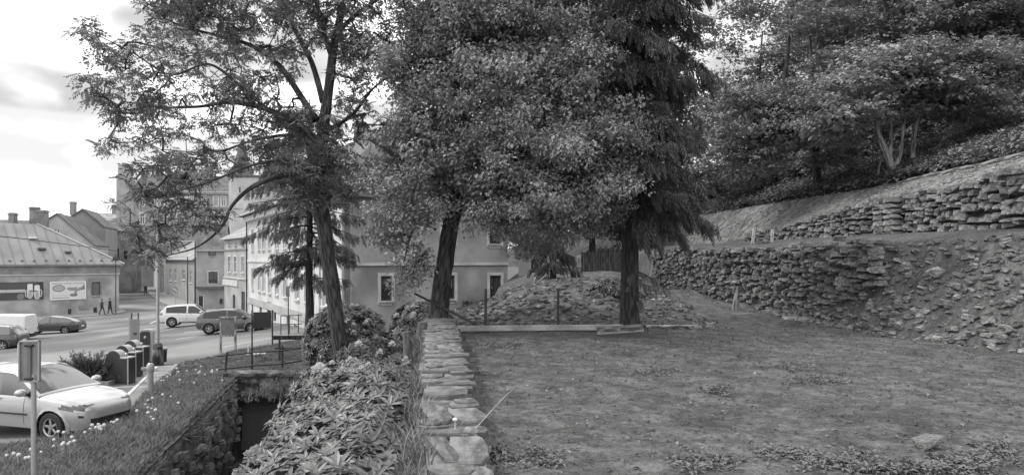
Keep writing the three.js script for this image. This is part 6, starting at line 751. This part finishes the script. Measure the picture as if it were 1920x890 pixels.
function bloomGeo(seed) { const r = rng(seed), a = []; for (let i = 0; i < 46; i++) { const u = r() * 2 - 0.7, th = r() * 6.283, q = Math.sqrt(Math.max(0, 1 - u * u)), d = V(q * Math.cos(th), clamp(u, -0.6, 1), q * Math.sin(th)).normalize(); leafInto(a, d.clone().multiplyScalar(0.035), d.clone().add(V((r() - 0.5) * 0.5, 0, (r() - 0.5) * 0.5)).normalize(), V(r() - 0.5, 1, r() - 0.5), 0.05, 0.05, 0.35, -0.2); } return fromTris(a); }
const BL = [bloomGeo(1), bloomGeo(2)]; const rhodoMats = [leafMat(0.085, 0.05), leafMat(0.115, 0.05), leafMat(0.14, 0.06)]; rhodoMats.forEach((m) => { m.roughness = 0.42; });
const bloomMat = P(0.72, { rough: 0.8, trans: 0.2 }), bloomDim = P(0.4, { rough: 0.8, trans: 0.1 });
{ // the long rhododendron along the stream
  const r = rng(401), root = thing('rhododendron', 'long rhododendron thicket with leathery leaf whorls between the stream and the low wall', 'shrub', [-2.2, -1.2, -9]);
  const lft = (d) => lin([[4, -2.1], [5.5, -2.4], [7, -2.65], [9, -3.02], [12, -3.55], [14.5, -4.15]], d), rgt = (d) => wallX(d) - 0.36, topAt = (x, d) => { const a = lft(d), b = rgt(d), t = clamp((x - a) / (b - a)); return lin([[4, -0.02], [7, 0.02], [10, 0.0], [14.5, -0.15]], d) + 0.16 * fbm(x * 1.4, d * 1.4, 3, 19) - 0.42 * Math.pow(1 - t, 2.2) - 0.25 * Math.pow(t, 6) - 0.5 * ss(13.6, 15, d); };
  const list = [], stems = new Tubes(4); let guard = 0; while (list.length < 2900 && guard++ < 20000) {
    const d = 4.2 + 10.6 * Math.pow(r(), 0.9), a = lft(d), b = rgt(d), side = r() < 0.2, t = side ? -0.02 - 0.06 * r() : r(), x = mix(a, b, t), yt = topAt(x, d), deep = side ? r() * 1.0 : r() < 0.62 ? 0.08 * r() : 0.12 + 0.5 * r(), p = V(x + (side ? deep * 0.25 : 0), yt - deep, -d);
    const e = 0.25, n = V(-(topAt(x + e, d) - topAt(x - e, d)) / (2 * e), 1, (topAt(x, d + e) - topAt(x, d - e)) / (2 * e)).normalize(); if (side) n.set(-0.8, 0.6, 0.2).normalize(); n.add(V((r() - 0.5) * 0.8, 0, (r() - 0.5) * 0.8 + 0.12)).normalize();
    list.push({ p, n, s: 0.8 + 0.5 * r(), g: Math.floor(r() * 4), k: deep, tone: Math.floor(r() * 3) });
    if (r() < 0.16) stems.add([p, p.clone().add(V((r() - 0.3) * 0.2, -0.4, (r() - 0.5) * 0.2)), V(p.x + (r() - 0.2) * 0.5, -1.35, p.z + (r() - 0.5) * 0.5)], [0.006, 0.009, 0.014]);
  }
  list.sort((a, b) => (a.k > 0.1) - (b.k > 0.1) || b.p.z - a.p.z);
  const rest = [[], [], [], []], tn = [[], [], [], []];
  list.forEach((o, i) => { const q = new THREE.Quaternion().setFromUnitVectors(UP, o.n).multiply(eul(0, r() * 6.283, 0)), p = o.p.clone().sub(root.position); if (i < 298) { const m = part(root, 'leaf_whorl', WH[o.g], rhodoMats[o.tone]); m.position.copy(p); m.quaternion.copy(q); m.scale.setScalar(o.s); } else { rest[o.g].push(TM(p, q, o.s)); tn[o.g].push([0.78, 1, 1.22][o.tone]); } });
  rest.forEach((m, k) => scatter(root, 'leaf_whorls', WH[k], rhodoMats[1], m, tn[k])); partW(root, 'stems', clean(stems.geo()), mt.twig, root, 'stuff');
  const bl = [[597, 697, 12.2, 1.6], [676, 708, 11.5, 0.9], [612, 700, 12.3, 0.9], [640, 696, 12.6, 0.8], [672, 648, 14.2, 1], [712, 662, 13.8, 0.8], [735, 648, 14.3, 0.9], [760, 676, 13, 0.8], [690, 690, 12.4, 0.7], [655, 677, 13.2, 0.9], [475, 862, 6.2, 1.1], [770, 706, 12, 0.7], [622, 683, 13, 0.7]];
  bl.forEach(([px, row, d, s], i) => { const p = at(px, row, d); p.y = Math.max(p.y, topAt(p.x, d)) + 0.02; const m = part(root, 'bloom', BL[i % 2], px === 475 ? bloomDim : bloomMat); m.position.copy(p.sub(root.position)); m.scale.setScalar(1.15 * s); });
}
function roundShrub(name, label, c, rx, ry, rz, n, seed, flowers, mats = rhodoMats[0]) {
  const r = rng(seed), root = thing(name, label, 'shrub', c), tb = new Tubes(4), ms = [[], []], tn = [[], []]; for (let i = 0; i < n; i++) { const u = r() * 1.25 - 0.25, th = r() * 6.283, q = Math.sqrt(1 - u * u), k = 0.72 + 0.3 * Math.pow(r(), 0.5) + 0.1 * vnoise(th * 2, u * 3, seed), d = V(q * Math.cos(th), u, q * Math.sin(th)), p = V(d.x * rx * k, Math.max(0.02, (d.y * 0.8 + 0.25) * ry * k), d.z * rz * k); const dir = d.clone().add(V((r() - 0.5) * 0.7, 0.35, (r() - 0.5) * 0.7)).normalize(); ms[i % 2].push(TM(p, new THREE.Quaternion().setFromUnitVectors(UP, dir).multiply(eul(0, r() * 6, 0)), 1.0 + 0.5 * r())); tn[i % 2].push(0.7 + 0.7 * r()); if (i % 9 === 0) tb.add([V(0, 0, 0), p.clone().multiplyScalar(0.5), p], [0.022, 0.013, 0.005]); }
  part(root, 'stems', clean(tb.geo()), mt.twig, 'stuff'); scatter(root, 'leaves', WH[0], mats, ms[0], tn[0]); scatter(root, 'leaves', WH[3], mats, ms[1], tn[1]);
  for (let i = 0; i < flowers; i++) { const th = r() * 6.283, u = 0.1 + 0.9 * r(), q = Math.sqrt(1 - u * u), m = part(root, 'bloom', BL[i % 2], i % 3 ? bloomDim : bloomMat); m.position.set(q * Math.cos(th) * rx * 1.02, (u * 0.8 + 0.25) * ry * 1.02, q * Math.sin(th) * rz * 1.02); m.scale.setScalar(1.1 + 0.5 * r()); } return root;
}
{ const c1 = at(648, 660, 23.5); roundShrub('round_shrub', 'large round flowering shrub behind the leaning ash trunk', [c1.x, c1.y - 0.25, c1.z], 1.35, 1.75, 1.2, 1100, 51, 95, rhodoMats[1]);
  const c2 = at(792, 618, 22); roundShrub('round_shrub', 'flowering shrub behind the trunk at the far end of the stone wall', [c2.x, c2.y - 0.25, c2.z], 1.0, 1.05, 0.9, 620, 52, 50, rhodoMats[1]);
  const c3 = at(700, 655, 17.5); roundShrub('round_shrub', 'low shrub with pale blooms at the far end of the rhododendron', [c3.x, c3.y - 0.35, c3.z], 0.9, 0.6, 0.7, 320, 53, 16, rhodoMats[1]); const c4 = at(1150, 540, 22.5); roundShrub('round_shrub', 'small dark shrub left of the spruce trunk on the rubble slope', [c4.x, gardenY(c4.x, 22.5) - 0.1, c4.z], 0.75, 0.55, 0.5, 260, 54, 0); }
// grass tufts
function tuft(seed, n, h, w, lean) { const r = rng(seed), a = []; for (let i = 0; i < n; i++) { const th = r() * 6.283, b = V((r() - 0.5) * 0.12, 0, (r() - 0.5) * 0.12), H = h * (0.5 + 0.7 * r()), l = lean * (0.4 + r()), d = V(Math.cos(th), 0, Math.sin(th)), s = V(-d.z, 0, d.x).multiplyScalar(w / 2), m = b.clone().add(V(d.x * l * H * 0.35, H * 0.6, d.z * l * H * 0.35)), t = b.clone().add(V(d.x * l * H, H, d.z * l * H)); const q = [b.clone().sub(s), b.clone().add(s), m.clone().add(s.clone().multiplyScalar(0.8)), m.clone().sub(s.clone().multiplyScalar(0.8))]; for (const v of [q[0], q[1], q[2], q[0], q[2], q[3], q[3], q[2], t]) a.push(v.x, v.y, v.z); } return fromTris(a); }
const GR = [tuft(1, 13, 0.14, 0.01, 0.7), tuft(2, 15, 0.09, 0.012, 1.1), tuft(3, 9, 0.26, 0.011, 0.8)], grassMat = leafMat(0.14, 0.3), weedMat = leafMat(0.14, 0.2), litterMat = leafMat(0.14, 0);
{
  const r = rng(611), ms = [[], [], []], tn = [[], [], []]; const put = (x, y, d, k, s) => { ms[k].push(TM(V(x, y, -d), eul((r() - 0.5) * 0.3, r() * 6.283, (r() - 0.5) * 0.3), s)); tn[k].push(0.55 + 0.8 * r() + 0.25 * fbm(x, d, 3, 2)); };
  for (let i = 0; i < 26000; i++) { const d = 9 + 24.4 * Math.pow(r(), 1.25), l = Math.max(lawnL(d), -(d) * 0.78), rr = d < 21.4 ? chanL(d) - 0.12 : -6, x = mix(l, rr, r()); if (x < l) continue; const worn = d > 23 && fbm(x * 0.6, d * 0.6, 3, 77) > 0.08 ? 0.5 : 1; if (r() > worn) continue; const near = d < 17; put(x, square(x, d) + 0.06, d, near && r() < 0.14 ? 2 : r() < 0.5 ? 0 : 1, (d > 23 ? 0.7 : 1) * (0.6 + 0.6 * r())); }
  for (let i = 0; i < 70; i++) { const d = 6 + 15.4 * r(), x = chanL(d) + 0.03; ms[2].push(TM(V(x, square(x, d) + 0.04 - 0.1 * r(), -d), eul(0, r() * 6, -1.2 - r()), 0.8 + 0.7 * r())); tn[2].push(0.6 + 0.8 * r()); }
  for (let i = 0; i < 240; i++) { const d = 4.6 + 12 * r(), x = wallX(d) - 0.27 - 0.15 * r(); put(x, -0.05 + 0.25 * r(), d, r() < 0.5 ? 0 : 2, 0.8 + 0.6 * r()); }
  for (let i = 0; i < 2200; i++) { const d = 17 + 17 * r(), x = mix(-7, -1, r()); put(x, bankY(x, d) - 0.02, d, r() < 0.5 ? 0 : 1, 0.7 + 0.5 * r()); }
  ms.forEach((m, k) => { const o = scatter(scene, numbered('grass'), GR[k], grassMat, m, tn[k]); tag(o, ['short grass covering the lawn beside the stream', 'low spreading grass of the lawn', 'long uncut grass at the near side of the lawn and over the stream wall'][k], 'grass'); });
  // ivy and hanging plants on the stream wall
  const iv = [], it = []; for (let i = 0; i < 80; i++) { const d = 6 + 15 * r(), y = -2.1 - 1.7 * Math.pow(r(), 1.6); iv.push(TM(V(chanL(d) + 0.12 + 0.1 * r(), y, -d), eul(r() * 2, r() * 6, r() * 2), 0.35 + 0.3 * r())); it.push(0.4 + 0.7 * r()); } const ivy = scatter(scene, 'ivy', LIME[0], ivyMat, iv, it); tag(ivy, 'dark ivy hanging on the stream wall', 'ivy');
}
{ // dandelion clocks in the lawn
  const r = rng(71), head = new THREE.IcosahedronGeometry(0.032, 1), st = cyl(0.004, 0.003, 0.2, 0, 0, 0, 5), geo = merge([(head.translate(0, 0.21, 0), clean(head)), st]), m = P(0.62, { rough: 1, trans: 0.1 });
  const spots = [[190, 818, 26, 16], [120, 845, 30, 22], [150, 815, 60, 20], [330, 690, 30, 26], [350, 720, 50, 30], [300, 770, 30, 20], [60, 870, 50, 16], [240, 790, 40, 24], [380, 700, 30, 12]]; for (let i = 0; i < 72; i++) { const [cx, cy, sx, sy] = spots[i % 9], px = cx + (r() + r() - 1) * sx * 1.4, row = cy + (r() + r() - 1) * sy, d = 3.75 * F / (row - HZ), x = gx(px, d); if (x < lawnL(d) + 0.1 || x > chanL(d) - 0.1) continue; const o = sh(new THREE.Mesh(geo, m)); o.name = numbered('dandelion'); o.position.set(x, square(x, d) + 0.06, -d); o.rotation.set((r() - 0.5) * 0.3, 0, (r() - 0.5) * 0.3); o.scale.setScalar(0.8 + 0.5 * r()); scene.add(o); tag(o, 'white dandelion clock in the long grass of the lawn', 'dandelion', 'dandelion clocks in the lawn'); }
}
{ const x = gx(853, 6.3), st = cyl(0.004, 0.003, 0.16, x, 0.12, -6.3, 5), hd = new THREE.SphereGeometry(0.024, 12, 8); hd.scale(1, 0.75, 1); hd.translate(x, 0.29, -6.3); solo('daisy', merge([st, clean(hd)]), P(0.65, { rough: 1 }), 'single white flower head growing out of the low stone wall', 'flower'); }
{ // garden floor: weeds, litter, pebbles, rubble on the slopes
  const r = rng(811), peb = [[], []], pt = [[], []], weed = [], wt = [], lit = [], lt = [];
  for (let i = 0; i < 9000; i++) { const d = 4.5 + 27 * Math.pow(r(), 1.3), x = mix(wallX(Math.min(d, 17)) + 0.4, upX(d), r()); if (Math.abs(x / d) > 0.85) continue; const t = clamp((x - toe(d)) / slopeW(d)), onSlope = (t > 0 && t < 1) || (d > 17 && d < 27 && x < 5.5), s = (onSlope ? 0.05 + 0.13 * Math.pow(r(), 3) : 0.012 + 0.035 * Math.pow(r(), 4)); if (!onSlope && r() < 0.55) continue; const k = i % 2; peb[k].push(TM(V(x, gardenY(x, d) + s * 0.2, -d), eul((r() - 0.5) * 0.7, r() * 6, (r() - 0.5) * 0.7), V(s * 1.5, s * 0.7, s))); pt[k].push(0.6 + 0.9 * r() * r() + (r() < 0.04 ? 0.9 : 0)); }
  for (let i = 0; i < 1500; i++) { const d = 7 + 14 * r(), t = Math.pow(r(), 0.8), x = toe(d) + slopeW(d) * t * 1.15 - 0.3, s = 0.05 + 0.14 * Math.pow(r(), 2.2), k = i % 2; peb[k].push(TM(V(x, gardenY(x, d) + s * 0.2, -d), eul((r() - 0.5) * 0.9, r() * 6, (r() - 0.5) * 0.9), V(s * 1.7, s * 0.6, s))); pt[k].push(0.7 + 0.7 * r()); }
  for (let i = 0; i < 2200; i++) { const d = 12 + 34 * r(), x = mix(upX(d) + 0.4, bankTop(d), r()), s = 0.03 + 0.1 * Math.pow(r(), 3), k = i % 2; peb[k].push(TM(V(x, gardenY(x, d) + 0.02 + s * 0.2, -d), eul((r() - 0.5) * 0.6, r() * 6, (r() - 0.5) * 0.6), V(s * 1.6, s * 0.7, s))); pt[k].push(1 + 0.9 * r()); }
  peb.forEach((m, k) => tag(scatter(scene, numbered('rubble'), rocks[k * 5], stoneMats[1], m, pt[k]), ['small angular stones strewn over the garden floor and slopes', 'broken stone chips strewn over the garden floor and slopes'][k], 'rubble'));
  const patch = [[1010, 855, 45, 26], [1600, 862, 36, 14], [1820, 868, 80, 16], [1720, 875, 40, 10], [1350, 735, 30, 8], [1240, 700, 50, 12], [1490, 690, 40, 8], [1530, 712, 60, 8], [1330, 870, 60, 14], [930, 860, 30, 20], [1560, 870, 40, 12], [960, 650, 60, 8], [1480, 850, 60, 10], [1880, 850, 50, 20], [1650, 884, 60, 6], [1780, 884, 70, 8]];
  for (const [cx, cy, sx, sy] of patch) for (let i = 0; i < sx * 0.75; i++) { const px = cx + (r() + r() - 1) * sx * 1.3, row = Math.max(632, cy + (r() + r() - 1) * sy * 1.4), d = EYE * F / (row - HZ), x = gx(px, d); weed.push(TM(V(x, gardenY(x, d) + 0.015, -d), eul((r() - 0.5) * 0.5, r() * 6, (r() - 0.5) * 0.5), 0.2 + 0.28 * r())); wt.push(0.6 + 0.7 * r()); }
  for (let i = 0; i < 7000; i++) { const d = 4.5 + 14 * Math.pow(r(), 1.2), x = mix(wallX(d) + 0.4, toe(d), r()); lit.push(TM(V(x, gardenY(x, d) + 0.012, -d), eul((r() - 0.5) * 0.8, r() * 6, (r() - 0.5) * 0.8), 0.4 + 0.7 * r())); lt.push(0.35 + 1.1 * r() * r() + (r() < 0.03 ? 1.2 : 0)); }
  const leaf1 = []; leafInto(leaf1, V(-0.03, 0, 0), V(1, 0.1, 0).normalize(), UP, 0.07, 0.03, 0.3, 0.2); tag(scatter(scene, 'leaf_litter', fromTris(leaf1), litterMat, lit, lt), 'dry leaf litter and wood chips scattered over the garden floor', 'litter');
  tag(scatter(scene, 'weeds', broadCluster(31, 12, 0.16, 0.13, 0.06, 0.25, -0.3), weedMat, weed, wt), 'low leafy weeds in patches on the garden floor', 'weeds');
  // single larger stones on the slope
  for (let i = 0; i < 70; i++) { const d = 11.5 + 8 * r(), t = 0.02 + 0.75 * r(), x = toe(d) + slopeW(d) * t - (d > 17 ? 0.5 * r() : 0), s = 0.16 + 0.22 * r() * r(), q = sh(new THREE.Mesh(rocks[i % 14], stoneMats[1 + i % 3])); q.name = numbered('rubble_stone'); q.position.set(x, gardenY(x, d) + 0.02, -d); q.scale.set(s * 1.5, s * 0.6, s); q.rotation.set((r() - 0.5) * 0.6, r() * 6, 0.25 * (r() - 0.5)); scene.add(q); tag(q, 'grey slab-like stone lying loose on the rubble embankment at the right', 'stone', 'loose stones on the rubble embankment'); }
  const tops = [[1490, 604, 19.6, 0.5], [1420, 672, 12.5, 0.1]]; 
  for (let i = 0; i < 26; i++) { const d = 18.5 + 6 * r(), x = mix(-0.3, 3.6, r()), s = 0.14 + 0.2 * r() * r(), q = sh(new THREE.Mesh(rocks[(i * 3) % 14], stoneMats[1 + i % 3])); q.name = numbered('rubble_stone'); q.position.set(x, gardenY(x, d) + 0.02, -d); q.scale.set(s * 1.6, s * 0.6, s); q.rotation.set((r() - 0.5) * 0.6, r() * 6, 0.25 * (r() - 0.5)); scene.add(q); tag(q, 'grey stone lying loose on the slope between the timber edging and the house', 'stone', 'loose stones behind the timber edging'); }
  { const g = rocks[5].clone(); g.scale(0.62, 0.16, 0.4); const x = gx(1486, 19.2); g.translate(x, gardenY(x, 19.2) + 0.06, -19.2); solo('flat_stone', g, M(0.36, { map: N2, r: 1.2, flat: true }), 'pale flat stone at the near foot of the lower wall', 'stone'); }
  // undergrowth at the edge of the wood
  const ug = [], ut = []; for (let i = 0; i < 3000; i++) { const d = 12 + 42 * r(), x = bankTop(d) + 0.1 + 3.5 * Math.pow(r(), 1.5); if (i % 2) { const x2 = bankTop(d) + 16 * r(); ug.push(TM(V(x2, hillY(x2, d) + 0.05 + 0.4 * r(), -d), eul((r() - 0.5) * 0.9, r() * 6, (r() - 0.5) * 0.9), 0.7 + 0.9 * r())); ut.push(0.45 + 0.9 * r()); } ug.push(TM(V(x, hillY(x, d) + 0.1 + 0.35 * r(), -d), eul((r() - 0.5) * 0.8, r() * 6, (r() - 0.5) * 0.8), 0.6 + 0.6 * r())); ut.push(0.4 + 0.6 * r()); } tag(scatter(scene, 'undergrowth', FOREST[0], woodMat, ug, ut), 'low leafy undergrowth along the edge of the wood', 'undergrowth');
}
renderer.render(scene, camera);
